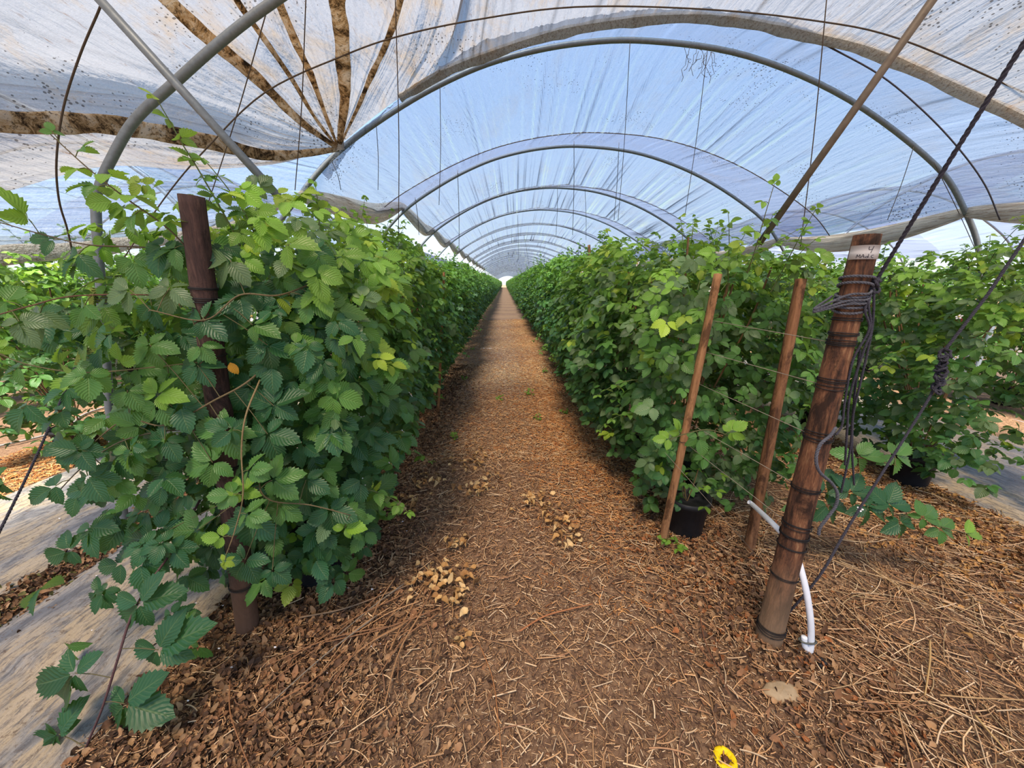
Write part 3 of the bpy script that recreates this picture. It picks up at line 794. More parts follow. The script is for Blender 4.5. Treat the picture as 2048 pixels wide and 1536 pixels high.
# gathered film bundles along the gutters
def bundle(path, wid, label, group=None, seed=0, name='gathered_film', pitch=.06):
    P = resample(spline(path, 8), pitch); fr = frames(P); mb = MB(); n = 40; vs = []; m = len(P)
    for i, p in enumerate(P):
        t = i / (m - 1); w = wid(t)
        for k in range(n):
            a = 2 * math.pi * k / n; f = 1 + .22 * mnoise.noise(Vector((math.cos(a) * 6, math.sin(a) * 6, seed + i * .02))) * 2
            z = Vector((0, 0, 1)); s = fr[i][2].cross(z).normalized()
            vs.append(p + z * math.cos(a) * w * .5 * f + s * math.sin(a) * w * .28 * f)
    mb.add(vs, [(i * n + k, i * n + (k + 1) % n, (i + 1) * n + (k + 1) % n, (i + 1) * n + k) for i in range(m - 1) for k in range(n)] + [tuple(range(n - 1, -1, -1)), tuple((m - 1) * n + k for k in range(n))])
    o = mb.build(name, M['film_gather']); props(o, label=label, cat='gathered film', group=group); return o
def pinch(w, lo=.35): return lambda t: w * (lo + (1 - lo) * math.sin(math.pi * t) ** .6)
# right gutter
for k in range(-1, 12):
    ya = HY[k] if k >= 0 else HY[0] - 2.75; yb = ya + 2.75; sagz = .17
    A = Vector((4.84, ya, 2.26)); B = Vector((4.84, yb, 2.26)); m_ = A.lerp(B, .5) - Vector((.03, 0, sagz)); a2 = A.lerp(B, .25) - Vector((.02, 0, sagz * .72)); b2 = A.lerp(B, .75) - Vector((.02, 0, sagz * .72))
    lab = {-1: 'cream bundle of gathered film at the far right edge beyond the hoop', 0: 'cream bundle of gathered film sagging behind the labelled post'}.get(k, 'cream bundle of gathered film along the right gutter farther on')
    bundle([A, a2, m_, b2, B], pinch(.23), lab, 'film bundles along the right gutter' if k > 0 else None, k, pitch=.06 if k < 3 else .2)
# left gutter
tiesL = [PY(602, 392, 4.05), PY(803, 412, 6.80)] + [Vector((-1.70, y, 2.76)) for y in HY[2:12]]
for k in range(len(tiesL) - 1):
    A, B = tiesL[k], tiesL[k + 1]; sg = .12
    bundle([A, A.lerp(B, .3) - Vector((0, 0, sg * .6)), A.lerp(B, .62) - Vector((0, 0, sg)), B], pinch(.24, .4), 'cream gathered film bundle left of the path, between nearest two hoops' if k == 0 else 'gathered film bundle along the left gutter farther on', None if k == 0 else 'film bundles along the left gutter', 30 + k, pitch=.06 if k < 3 else .2)
# ------------------------------------------------------------------ ropes and strings at the roof
def cord(name, pts, r, m, label, cat='rope', n=6, group=None, sp=True, twist=False):
    mb = MB(); q = spline(pts, 6) if sp and len(pts) > 2 else [Vector(p) for p in pts]
    if twist: mb.rope(q, r)
    else: mb.tube(q, r, n)
    o = mb.build(name, m); props(o, label=label, cat=cat, group=group); return o
cord('roof_rope', [PY(205, 0, 2.1), PY(196, 25, 2.15), PY(160, 110, 2.2), PY(127, 215, 2.25), PY(113, 320, 2.3), PY(118, 400, 2.4), PY(135, 460, 2.5), PY(148, 520, 2.6)], .005, M['twine'], 'dark curved rope under the dirty sheet at far left')
cord('roof_rope', [PY(245, 520, 3.5), PY(330, 395, 3.3), PY(410, 300, 3.2), PY(530, 185, 3.2), PY(690, 110, 3.25), PY(800, 72, 3.25), PY(950, 40, 3.3), PY(1150, 14, 3.3), PY(1400, 18, 3.3), PY(1620, 40, 3.2), PY(1800, 78, 3.1), PY(2060, 190, 2.9)], .005, M['twine'], 'long brown rope arching across the dirty sheet near the top')
cord('roof_rope', [PY(1640, 84, 3.45), PY(1760, 150, 3.42), PY(1850, 225, 3.4), PY(1920, 300, 3.4), PY(1970, 370, 3.42), PY(2000, 440, 3.45)], .0055, M['rope_dark'], 'thin dark rope arc outside the nearest full hoop at the right')
strings = [((790, -20, 2.6), (797, 470, 3.2)), ((612, -10, 2.5), (590, 380, 3.1)), ((537, 10, 2.5), (415, 410, 3.0)), ((880, 170, 4.08), (878, 410, 4.5)), ((752, 243, 4.08), (756, 380, 4.4)), ((665, 325, 4.08), (682, 380, 4.3)),
           ((1260, 84, 4.08), (1236, 440, 5.0)), ((1416, 90, 4.08), (1370, 430, 4.5)), ((1655, -20, 2.7), (1600, 500, 2.9)), ((1828, 292, 4.08), (1775, 440, 4.2)), ((1868, 325, 4.08), (1960, 520, 4.2)), ((830, 395, 6.8), (838, 470, 7.2)),
           ((915, 340, 6.8), (918, 500, 7.4)), ((1148, 282, 6.8), (1145, 470, 7.5)), ((1238, 285, 6.8), (1228, 440, 7.5)), ((1115, 375, 9.5), (1112, 470, 10)), ((1170, 378, 9.5), (1172, 480, 10.5)), ((1035, 430, 12.3), (1037, 520, 13.5)), ((1048, 470, 16), (1060, 545, 19))]
for i, (a, b) in enumerate(strings):
    A, B = PY(*a), PY(*b); mid = A.lerp(B, .5) + Vector((.012, 0, 0))
    lab = {0: 'long thin string hanging from the top left of the path view', 1: 'thin string hanging beside the gathered knot of the sheet', 2: 'slanting string above the left wooden post', 8: 'long string hanging just left of the diagonal right brace pipe', 6: 'string hanging from the apex of the nearest full hoop'}.get(i, 'thin support string hanging from a tunnel hoop')
    cord('support_string', [A, mid, B], .0032 if a[2] < 5 else .005, M['twine'], lab, 'string', 5, None if i in (0, 1, 2, 6, 8) else 'support strings hanging from the hoops')
# dried vine scraps caught on the hoop
mb = MB(); rr = random.Random(4)
for k in range(12):
    p = PY(1365 + rr.uniform(0, 60), 95 + rr.uniform(-4, 20), 4.05); q = [p]
    for j in range(5): p = p + Vector((rr.uniform(-.035, .035), rr.uniform(-.01, .01), rr.uniform(-.07, .0))); q.append(p)
    mb.tube(q, .0022, 4)
o = mb.build('dried_tendrils', M['twine']); props(o, label='wisps of dried tendril caught on the nearest full hoop', cat='dead vine')

# ------------------------------------------------------------------ posts and stakes
def log(name, pts, r0, r1, m, parent=None, n=26, seed=0, knob=.05, square=False):
    P = resample(spline(pts, 4), .03); fr = frames(P); mb = MB(); vs = []; k_ = len(P)
    for i, p in enumerate(P):
        t = i / (k_ - 1); r = r0 + (r1 - r0) * t
        for k in range(n):
            a = 2 * math.pi * k / n; f = 1 + knob * mnoise.noise(Vector((math.cos(a) * 1.6 + seed, math.sin(a) * 1.6, p.z * 2.2))) + .02 * mnoise.noise(Vector((math.cos(a) * 7 + seed, math.sin(a) * 7, p.z * 5)))
            if square: f *= 1 / max(abs(math.cos(a)), abs(math.sin(a))) ** .85 * .92
            vs.append(p + (fr[i][0] * math.cos(a) + fr[i][1] * math.sin(a)) * r * f)
    vs.append(P[-1] + Vector((0, 0, .004))); vs.append(P[0])
    fs = [(i * n + k, i * n + (k + 1) % n, (i + 1) * n + (k + 1) % n, (i + 1) * n + k) for i in range(k_ - 1) for k in range(n)]
    fs += [((k_ - 1) * n + k, (k_ - 1) * n + (k + 1) % n, k_ * n) for k in range(n)]
    mb.add(vs, fs); return mb.build(name, m, parent)

PR0, PR1 = Vector((1.185, 1.28, -.04)), PY(1735, 470, 1.31); PR0.z = -.04
def on_post(z):
    t = (z - PR0.z) / (PR1.z - PR0.z); return PR0.lerp(PR1, t), .052 + (.037 - .052) * t
postR = empty('end_post', (1.185, 1.28, 0), label='reddish round wooden post with a white label and rope windings', cat='post')
log('post', [PR0, PR0.lerp(PR1, .5), PR1], .052, .037, M['post_red'], postR, seed=3)
AX = (PR1 - PR0).normalized()
def ringpts(z, dr=.003, turns=1.0, rise=0.0, a0=0.0, tilt=0.0, n=26):
    c, r = on_post(z); x = AX.orthogonal().normalized(); y = AX.cross(x); out = []
    for i in range(int(n * turns) + 1):
        a = a0 + 2 * math.pi * i / n
        out.append(c + (x * math.cos(a) + y * math.sin(a)) * (r * 1.04 + dr) + AX * (rise * i / n + tilt * math.cos(a)))
    return out
def z_at(py, px):     # post height seen at that row
    a = ray(px, py); return EYE + a[2] * (1.25 / a[1])
rs = random.Random(8)
for (px, py, cnt) in ((1690, 640, 3), (1680, 668, 3), (1670, 690, 4), (1655, 765, 3), (1648, 782, 2), (1625, 872, 3), (1617, 885, 3), (1598, 985, 3), (1580, 1060, 4), (1575, 1082, 3), (1568, 1102, 3), (1556, 1160, 2), (1535, 1262, 3), (1533, 1268, 2)):
    z = z_at(py, px); mb = MB()
    for c in range(cnt): mb.tube(ringpts(z + rs.uniform(-.008, .008), .0015, 1.05, rs.uniform(-.003, .003), rs.random() * 6, rs.uniform(-.006, .006)), .0017, 5)
    e_ = ringpts(z, .002, .1)[0]; mb.tube([e_, e_ + Vector((.02, -.02, .008)), e_ + Vector((.03, -.025, -.008))], .0014, 4)
    mb.build('tie_wire', M['black_wire'], postR)
rw = MB()
for (px, py, ti, ro) in ((1722, 557, -.006, 0), (1718, 572, -.01, 1), (1706, 592, .008, 2), (1704, 600, .012, 3), (1702, 607, -.004, 4), (1700, 613, .01, 5), (1698, 620, .016, 2)):
    rw.rope(ringpts(z_at(py, px), .006, 1.0, .002, ro, ti), .005, .028)
rwo = rw.build('rope_windings', M['rope']); props(rwo, label='dark grey rope wound round the labelled post below its label', cat='rope')
# loop pulled to the left and tail strands
zc = z_at(600, 1700); cpt, _ = on_post(zc); lt = PY(1628, 622, 1.30)
for q, dz in enumerate((.02, .0, -.012)):
    rw = MB(); rw.rope(spline([cpt + Vector((.045, -.02, dz + .015)), cpt + Vector((0, -.055, dz)), cpt + Vector((-.045, -.03, dz - .005)), lt + Vector((0, 0, dz * .3)), cpt + Vector((-.045, .03, dz - .01))], 8), .0045, .028); rw.build('rope_loop', M['rope'], rwo)
kn = PY(1752, 562, 1.28)
rw = MB(); rk = random.Random(2)
for q in range(6):
    c = kn + Vector((rk.uniform(-.008, .008), rk.uniform(-.008, .008), rk.uniform(-.03, .02))); x = Vector((rk.uniform(-1, 1), rk.uniform(-1, 1), rk.uniform(-1, 1))).normalized(); y = x.orthogonal().normalized()
    rw.rope([c + (x * math.cos(a / 9 * 6.283) + y * math.sin(a / 9 * 6.283)) * .014 for a in range(10)], .005, .028)
rw.build('rope_knot', M['rope_dark'], rwo)
tails = [[(1748, 575, 1.27), (1746, 640, 1.27), (1738, 690, 1.28), (1722, 760, 1.28), (1706, 830, 1.3), (1700, 900, 1.32), (1682, 985, 1.34)],
         [(1735, 600, 1.25), (1742, 660, 1.25), (1728, 700, 1.25), (1700, 790, 1.27), (1694, 860, 1.28), (1690, 930, 1.3)],
         [(1742, 590, 1.26), (1730, 620, 1.25), (1738, 660, 1.25), (1706, 720, 1.26), (1690, 800, 1.27), (1684, 850, 1.27), (1672, 870, 1.26)],
         [(1720, 700, 1.28), (1712, 760, 1.3), (1706, 830, 1.32), (1704, 900, 1.34), (1708, 970, 1.36)]]
for t_ in tails:
    rw = MB(); rw.rope(spline([PY(*p) for p in t_], 6), .0042, .03); rw.build('rope_tail', M['rope_dark'], rwo)
rw = MB(); rw.rope(spline([PY(*p) for p in [(1672, 855, 1.24), (1660, 872, 1.22), (1640, 890, 1.20), (1632, 920, 1.19), (1640, 945, 1.19), (1662, 965, 1.2), (1674, 985, 1.2), (1672, 1010, 1.2), (1655, 1035, 1.2), (1640, 1055, 1.2), (1637, 1070, 1.2)]], 6), .006, .034)
rw.build('frayed_tail', M['rope'], rwo)
# guy rope A rising to the upper right, guy rope B with knot down to the ground
cord('guy_rope', [kn, PY(1900, 320, 1.12), PY(2090, 20, 1.0)], .0062, M['rope_dark'], 'dark twisted rope rising from the labelled post to the upper right corner', twist=True)
gB = empty('guy_rope', tuple(PG(1562, 1243)), label='dark rope from the right edge through a big knot to the ground', cat='rope')
mb = MB(); mb.rope([PY(2075, 440, 1.5), PY(1975, 590, 1.5), PY(1890, 700, 1.5)], .0062, .045); mb.build('upper_run', M['rope_dark'], gB)
g0 = PG(1562, 1243)
mb = MB(); mb.rope(spline([PY(1872, 770, 1.5), PY(1838, 830, 1.48), PY(1700, 1048, 1.38), PY(1640, 1150, 1.32), g0], 4), .0055, .045); mb.build('lower_run', M['rope_dark'], gB)
mb = MB(); rk = random.Random(12)
for q in range(15):
    t = q / 14; c = PY(1893, 705, 1.5).lerp(PY(1872, 782, 1.49), t) + Vector((rk.uniform(-.006, .006), rk.uniform(-.006, .006), 0)); x = Vector((rk.uniform(-1, 1), rk.uniform(-1, 1), rk.uniform(-.6, .6))).normalized(); y = x.orthogonal().normalized()
    mb.rope([c + (x * math.cos(a / 10 * 6.283) + y * math.sin(a / 10 * 6.283)) * rk.uniform(.010, .022) for a in range(11)], .0052, .03)
mb.build('knot', M['rope_dark'], gB)
# label with writing
lab = empty('post_label', tuple(on_post(z_at(502, 1730))[0]), label='white paper label with handwriting at the top of the post', cat='label')
zc0, zc1 = z_at(518, 1727), z_at(489, 1731)
xh = Vector((1, 0, 0)); xh = (xh - AX * xh.dot(AX)).normalized(); yh = AX.cross(xh)          # yh points away from the viewer
def lp(a, t, dr=.0022):
    c, r = on_post(zc0 + (zc1 - zc0) * t); return c + (xh * math.sin(a) - yh * math.cos(a)) * (r * 1.05 + dr)
A0, A1 = -1.75, .55
mb = MB(); na = 22; vs = []
for dr in (.0012, .0022):
    for t in (0, .5, 1):
        for i in range(na + 1): vs.append(lp(A0 + (A1 - A0) * i / na, t, dr))
n1 = na + 1; fs = []
for L_ in (0, 1):
    for j in range(2):
        for i in range(na): b = L_ * 3 * n1 + j * n1 + i; fs.append((b, b + 1, b + n1 + 1, b + n1))
for i in range(na): fs += [(i, i + 1, 3 * n1 + i + 1, 3 * n1 + i), (2 * n1 + i, 2 * n1 + i + 1, 5 * n1 + i + 1, 5 * n1 + i)]
mb.add(vs, fs); mb.build('paper', M['label'], lab)
def stroke(mb, pts, a0, a1, t0, t1, r=.0009):
    mb.tube(spline([lp(a0 + (a1 - a0) * x, t0 + (t1 - t0) * y, .0026) for x, y in pts], 4), r, 5)
# handwriting sits on the half of the label that faces the viewer
va = math.atan2(on_post(1.6)[0].x, on_post(1.6)[0].y)   # viewer direction on the post
mb = MB(); c0 = va * -1 + .42
stroke(mb, [(.0, 1), (.05, .45), (.8, .5)], c0 - .12, c0 + .16, .50, .88); stroke(mb, [(1, 1), (.8, .5), (.6, 0)], c0 - .12, c0 + .16, .44, .90)
mb.build('number_four', M['ink'], lab)
mb = MB(); b0 = c0 - .78
for pts, o_, w_ in (([(0, 0), (.15, 1), (.5, .3), (.85, 1), (1, 0)], 0, .24), ([(0, 0), (.5, 1), (1, 0)], .29, .2), ([(.15, .4), (.85, .45)], .29, .2), ([(1, .4), (.4, .45), (.1, .15), (.6, 0), (1, .3)], .54, .18), ([(1, 1.1), (1, .0)], .54, .18), ([(0, .0), (.1, .06)], .80, .1), ([(1, .8), (.2, .7), (.0, .3), (.6, 0), (1, .15)], .92, .16)):
    stroke(mb, pts, b0 + o_, b0 + o_ + w_, .08, .34, .0008)
mb.build('written_word', M['ink'], lab)

# left post
LB, LT_ = Vector((-1.20, 1.38, -.04)), PY(383, 392, 1.36)
postL = empty('end_post', (-1.2, 1.38, 0), label='dark brown wooden post at the left, half covered by leaves', cat='post')
log('post', [LB, LB.lerp(LT_, .5) + Vector((.0, 0, 0)), LT_], .047, .036, M['post_dark'], postL, seed=12)
AXL = (LT_ - LB).normalized(); rs = random.Random(9)
def z_l(py, px): a = ray(px, py); return EYE + a[2] * (1.34 / a[1])
for (px, py, cnt) in ((405, 575, 3), (410, 600, 5), (425, 712, 2), (450, 938, 4), (490, 1178, 4)):
    z = z_l(py, px); t = (z - LB.z) / (LT_.z - LB.z); c = LB.lerp(LT_, t); r = .047 + (.036 - .047) * t; x = AXL.orthogonal().normalized(); y = AXL.cross(x); mb = MB()
    for q in range(cnt):
        dz = rs.uniform(-.008, .008); mb.tube([c + AXL * dz + (x * math.cos(a / 24 * 6.283) + y * math.sin(a / 24 * 6.283)) * (r * 1.05 + .002) for a in range(25)], .0018, 5)
    mb.build('tie_wire', M['black_wire'], postL)

def stake(a, b, r, m, label, seed=0, square=True, taper=.85):
    o = log('wooden_stake', [a, Vector(a).lerp(b, .5), b], r, r * taper, m, None, 16, seed, .05, square); props(o, label=label, cat='stake'); return o
def G0(px, py): p = PG(px, py); p.z = -.03; return p
s1 = stake(G0(1322, 1092), PY(1436, 548, 1.86), .019, M['stake'], 'tall light brown wooden stake leaning left of the labelled post', 1)
c = G0(1322, 1092).lerp(PY(1436, 548, 1.86), .45)
mb = MB(); mb.tube([c + Vector((math.cos(a / 12 * 6.283) * .024, math.sin(a / 12 * 6.283) * .024, 0)) for a in range(13)], .0018, 5); mb.build('tie_wire', M['black_wire'], s1)
stake(G0(1497, 1102), PY(1602, 558, 1.92), .024, M['stake_red'], 'reddish board stake in the plants just left of the labelled post', 2)
stake(G0(752, 1046), PY(735, 880, 2.2), .026, M['stake_red'], 'reddish square stake under the left row', 4)
stake(Vector((PY(1200, 720, 4.6).x + .02, 4.65, -.03)), PY(1178, 490, 4.55), .018, M['stake'], 'thin pale stake standing out above the right row', 5)
stake(Vector((PY(870, 720, 4.3).x, 4.3, -.03)), PY(888, 545, 4.3), .016, M['stake'], 'thin stake showing in the left row beside the path', 6)
stake(Vector((PY(1624, 600, 6.0).x, 6.0, -.03)), PY(1622, 542, 6.0), .035, M['stake_red'], 'distant stake top above the plants behind the labelled post', 7)
stake(Vector((PY(690, 700, 2.9).x, 2.9, -.03)), PY(700, 560, 2.9), .02, M['stake_red'], 'stake half hidden inside the left row', 8)

# rope on the pole
rp = empty('mossy_rope', tuple(PY(190, 590, 2.1)), label='green mossy rope looped round the left metal pole', cat='rope')
for q in range(6):
    c = PY(198, 578 + q * 5, 2.14); mb = MB(); mb.rope([c + Vector((math.cos(a / 14 * 6.283) * (.027 + .003 * (q % 3)), math.sin(a / 14 * 6.283) * .03, .004 * math.sin(a + q))) for a in range(15)], .006, .03); mb.build('coil', M['rope_moss'], rp)
for q in range(5):
    c = PY(204, 690 + q * 4, 2.12); mb = MB(); mb.rope([c + Vector((-.02 + math.cos(a / 14 * 6.283) * (.05 + .003 * (q % 3)), math.sin(a / 14 * 6.283) * .03, .004 * math.sin(a + q))) for a in range(15)], .005, .03); mb.build('coil', M['rope_moss'], rp)
for q in range(4):
    mb = MB(); mb.rope(spline([PY(178 + q * 3, 585, 2.1), PY(180 + q * 2, 630, 2.08), PY(165 + q * 4, 680, 2.08), PY(150 + q * 2, 730, 2.06)], 5), .0055, .03); mb.build('strand', M['rope_moss'], rp)
cord('guy_rope', [PY(150, 735, 2.06), PY(122, 800, 1.95), PY(60, 940, 1.6), PY(-60, 1180, 1.15)], .0055, M['rope_dark'], 'dark cord slanting down from the mossy rope to the left edge', twist=True)
# trellis wires
for (a, b, l) in (((1610, 705, 1.30), (1440, 600, 3.5), 'upper'), ((1650, 775, 1.28), (1250, 640, 4.5), 'middle'), ((1585, 1058, 1.28), (1330, 850, 2.6), 'lower')):
    A, B = PY(*a), PY(*b)
for i, (px, py, z_, xr) in enumerate(((1672, 690, 0, .10), (1652, 778, 0, -.08), (1620, 880, 0, .06), (1600, 985, 0, -.1), (1580, 1062, 0, .1))):
    z = z_at(py, px); c_, _ = on_post(z); cord('trellis_wire', [c_ + Vector((-.03, .03, 0)), Vector((1.0 + xr * .6, 2.6, z + .02)), Vector((1.2 + xr, 14, z + .02))], .0016, M['wire'], 'thin trellis wire running from the labelled post into the right row', 'wire', 5, 'trellis wires of the right row', False)
for i, (z, xr) in enumerate(((1.5, .2), (1.15, -.25), (.8, .25), (.45, -.2))):
    cord('trellis_wire', [Vector((-1.17, 1.4, z)), Vector((-1.2 + xr, 2.6, z)), Vector((-1.2 + xr, 14, z))], .0016, M['wire'], 'thin trellis wire running from the left wooden post into the left row', 'wire', 5, 'trellis wires of the left row', False)
for i, (y0, y1, Y0, Y1) in enumerate(((1000, 1180, 2.3, 1.62),)):
    cord('trellis_wire', [PY(1330, 905, 1.9), PY(1450, 1040, 1.7), PG(1530, 1130)], .0014, M['wire'], 'thin pale wire slanting to the ground beside the leaning stake', 'wire', 5, None, False)

# white irrigation tube
tb = empty('irrigation_tube', tuple(PG(1622, 1306)), label='white plastic tube bent down behind the labelled post with a clipped end', cat='tube')
pts = [PY(1498, 1004, 1.78), PY(1508, 1012, 1.74), PY(1548, 1050, 1.42), PY(1580, 1085, 1.34), PY(1596, 1120, 1.28), PY(1612, 1180, 1.24), PY(1621, 1240, 1.22), PY(1622, 1285, 1.215), PG(1619, 1306) + Vector((0, 0, .012))]
mb = MB(); P = resample(spline(pts, 8), .015); fr = frames(P); vs = []
for i, p in enumerate(P):
    for k in range(10): a = 2 * math.pi * k / 10; vs.append(p + fr[i][0] * math.cos(a) * .0155 + fr[i][1] * math.sin(a) * .012)
mb.add(vs, [(i * 10 + k, i * 10 + (k + 1) % 10, (i + 1) * 10 + (k + 1) % 10, (i + 1) * 10 + k) for i in range(len(P) - 1) for k in range(10)]); mb.build('tube', M['white'], tb)
e0 = P[-1]; up_ = (P[-8] - P[-1]).normalized(); sd_ = Vector((-1, .1, 0))
mb = MB(); mb.tube(spline([e0, e0 + sd_ * .010 + Vector((0, 0, -.004)), e0 + sd_ * .02 + up_ * .015, e0 + sd_ * .026 + up_ * .05, e0 + sd_ * .026 + up_ * .072], 6), [.012] * 24 + [.010], 8); mb.build('folded_end', M['white'], tb)
mb = MB(); cc = e0 + up_ * .052 + sd_ * .012; mb.tube([cc + (sd_ * math.cos(a / 12 * 6.283) * .034 + Vector((0, -1, 0)) * math.sin(a / 12 * 6.283) * .016) for a in range(13)], .004, 5); mb.build('clip', M['clip'], tb)
cord('irrigation_pipe', [PG(-60, 905, .02), PG(120, 862, .02), PG(170, 828, .02), PG(260, 800, .02)], .012, M['grey_tube'], 'grey irrigation pipe lying on straw at the far left', 'pipe')

# small finds on the ground
fy = PG(1449, 1524); fl = empty('yellow_flower', tuple(fy), label='bright yellow crumpled flower on the mulch at the bottom edge', cat='flower')
rng = random.Random(3); mb = MB()
for k in range(12):
    a = 2.0 + k * .53; q = []
    d = Vector((math.cos(a), math.sin(a), 0)); s = Vector((-d.y, d.x, 0)); c = fy + Vector((0, 0, .012)) + d * .014
    for (u, w, h) in ((0, .005, 0), (.35, .011, .008), (.7, .012, .010 + rng.uniform(-.004, .004)), (1, .007, .002)): q += [c + d * .022 * u - s * w + Vector((0, 0, h)), c + d * .022 * u + Vector((0, 0, h + .003)), c + d * .022 * u + s * w + Vector((0, 0, h + rng.uniform(-.003, .003)))]
    mb.add(q, [(j * 3 + i, j * 3 + i + 1, j * 3 + 4 + i, j * 3 + 3 + i) for j in range(3) for i in range(2)])
mb.build('petals', M['yellow'], fl); mb = MB(); ball(mb, fy + Vector((.0, -.002, .018)), .010); mb.build('dark_centre', M['rust'], fl)
cl = PG(1640, 1328); mb = MB(); rr = random.Random(6)
for k in range(6): ball(mb, cl + Vector((rr.uniform(-.02, .02), rr.uniform(-.015, .015), .008)), rr.uniform(.008, .014), 7, 5)
o = mb.build('dark_clod', M['pot']); props(o, label='small dark clod on the ground below the white tube end', cat='clod')
st = PG(1565, 1385); mb = MB(); vs = []; n = 20
for j, (rr_, h) in enumerate(((1, .0), (.9, .010), (.6, .018), (0.01, .02))):
    for k in range(n): a = 6.283 * k / n; f = rr_ * (1 + .3 * mnoise.noise(Vector((math.cos(a) * 1.5, math.sin(a) * 1.5, j * .3)))); vs.append(st + Vector((.075 * math.cos(a) * f, .038 * math.sin(a) * f, h + .006 * mnoise.noise(Vector((a, j, 0))))))
mb.add(vs, [(j * n + k, j * n + (k + 1) % n, (j + 1) * n + (k + 1) % n, (j + 1) * n + k) for j in range(3) for k in range(n)]); o = mb.build('crusted_stone', M['stone']); props(o, label='flat pale crusted stone bedded in the mulch at lower right', cat='stone')

# ------------------------------------------------------------------ mulch, litter
def slivers(name, N, fx, lrange, wrange, cols, seed, label, curv=.0, zoff=.004, kind='stuff', cat='mulch', tilt=.15):
    rng = np.random.default_rng(seed); x, y, keep = fx(rng, N); x = x[keep]; y = y[keep]; N = len(x)
    L = rng.uniform(*lrange, N) * rng.uniform(.5, 1, N); w = rng.uniform(*wrange, N); a = rng.uniform(0, 2 * math.pi, N)
    z = np.array([gz(px, py) for px, py in zip(x, y)]) + zoff + rng.uniform(0, .012, N)
    dz = rng.normal(0, tilt, N)
    dx, dy = np.cos(a), np.sin(a); nx, ny = -dy, dx; bend = rng.normal(0, curv, N) if curv else np.zeros(N)
    secs = 2 if not curv else 5
    V = []
    for s in range(secs):
        t = s / (secs - 1) - .5; bx = bend * (t * t - .08) * 4
        cx = x + dx * L * t + nx * L * bx; cy = y + dy * L * t + ny * L * bx; cz = z + np.abs(dz) * 0 + dz * L * t * (1 if not curv else .2)
        cz = np.maximum(cz, z - .012)
        for (ou, oz) in ((-1, 0), (1, 0), (0, 1.0)):
            V.append(np.stack([cx + nx * w * ou, cy + ny * w * ou, cz + w * oz], 1))
    V = np.stack(V, 1); nv = V.shape[1]
    F = []
    for s in range(secs - 1):
        b = s * 3; F += [(b, b + 1, b + 4, b + 3), (b + 1, b + 2, b + 5, b + 4), (b + 2, b, b + 3, b + 5)]
    F = np.array(F); li = (F[None] + (np.arange(N) * nv)[:, None, None]).reshape(-1).astype(np.int32)
    me = bpy.data.meshes.new(name); me.vertices.add(N * nv); me.vertices.foreach_set('co', V.reshape(-1).astype(np.float32)); me.loops.add(len(li)); me.loops.foreach_set('vertex_index', li)
    nf = len(li) // 4; me.polygons.add(nf); me.polygons.foreach_set('loop_start', np.arange(nf, dtype=np.int32) * 4); me.polygons.foreach_set('loop_total', np.full(nf, 4, dtype=np.int32)); me.update(calc_edges=True)
    C = np.array([srgb(*c) for c in cols]); ci = C[rng.integers(0, len(C), N)] * rng.uniform(.7, 1.2, (N, 1))
    at = me.attributes.new('lc', 'FLOAT_VECTOR', 'POINT'); at.data.foreach_set('vector', np.repeat(ci, nv, 0).astype(np.float32).ravel())
    me.materials.append(M['chip']); o = bpy.data.objects.new(name, me); COL.objects.link(o); props(o, label=label, cat=cat, kind=kind); return o

def on_mat(x, y): return ((x > -2.33) & (x < -1.42) & (y > 1.17)) | ((x > -3.75) & (x < -2.55) & (y > .6)) | ((x > 3.38) & (x < 5.1)) | ((x > -2.95) & (x < -1.47) & (y < 1.2))
def area(x0, x1, y0, y1, pw=1.0):
    def f(rng, N):
        x = rng.uniform(x0, x1, N); y = y0 + (y1 - y0) * rng.random(N) ** pw
        return x, y, ~on_mat(x, y) | (rng.random(N) < .012)
    return f
TAN = [(232, 194, 150), (214, 172, 128), (198, 154, 112), (176, 132, 96), (238, 206, 166), (146, 108, 82), (212, 164, 116)]
ORG = [(232, 164, 100), (240, 184, 122), (216, 146, 86), (196, 126, 74), (176, 110, 66), (244, 200, 142)]
BRN = [(122, 88, 64), (98, 70, 54), (150, 112, 82), (84, 62, 50), (166, 128, 92)]
slivers('straw_mulch', 125000, area(-1.5, 3.4, .45, 4.8, 1.2), (.008, .034), (.0009, .0022), TAN + TAN + BRN, 1, 'fine tan straw chips strewn over the path and ground')
slivers('straw_mulch', 46000, area(-1.1, 1.6, 3.0, 16, 1.3), (.02, .07), (.0015, .004), ORG + TAN + TAN, 2, 'straw chips on the path farther down the tunnel', cat='mulch')
slivers('orange_straw', 52000, lambda rng, N: (lambda x, y: (x, y, (rng.random(N) < np.clip((y - 1.3) / 2.2, 0, 1) ** 1.3) & (x > -.5) & (x < 1.4)))(rng.normal(.78, .30, N), 1.3 + 15 * rng.random(N) ** 1.5), (.03, .09), (.0014, .0032), ORG, 3, 'orange straw heaped along the right side of the path', curv=.15)
slivers('straw_mulch', 9000, area(-4.6, -3.72, 2.0, 6.5), (.03, .10), (.002, .004), ORG, 4, 'orange straw under the far left row beyond the weed mat', curv=.1)
slivers('straw_mulch', 2600, area(1.35, 3.4, .6, 3.5), (.08, .40), (.0016, .0032), TAN + [(196, 166, 124)], 5, 'long dry straw stems scattered right of the labelled post', curv=.07, zoff=.012, tilt=.03)
slivers('straw_mulch', 3800, area(-1.3, 1.6, .45, 3.2), (.03, .14), (.0014, .0034), TAN, 6, 'short dry stems scattered over the bare path', curv=.07, zoff=.012, tilt=.03)

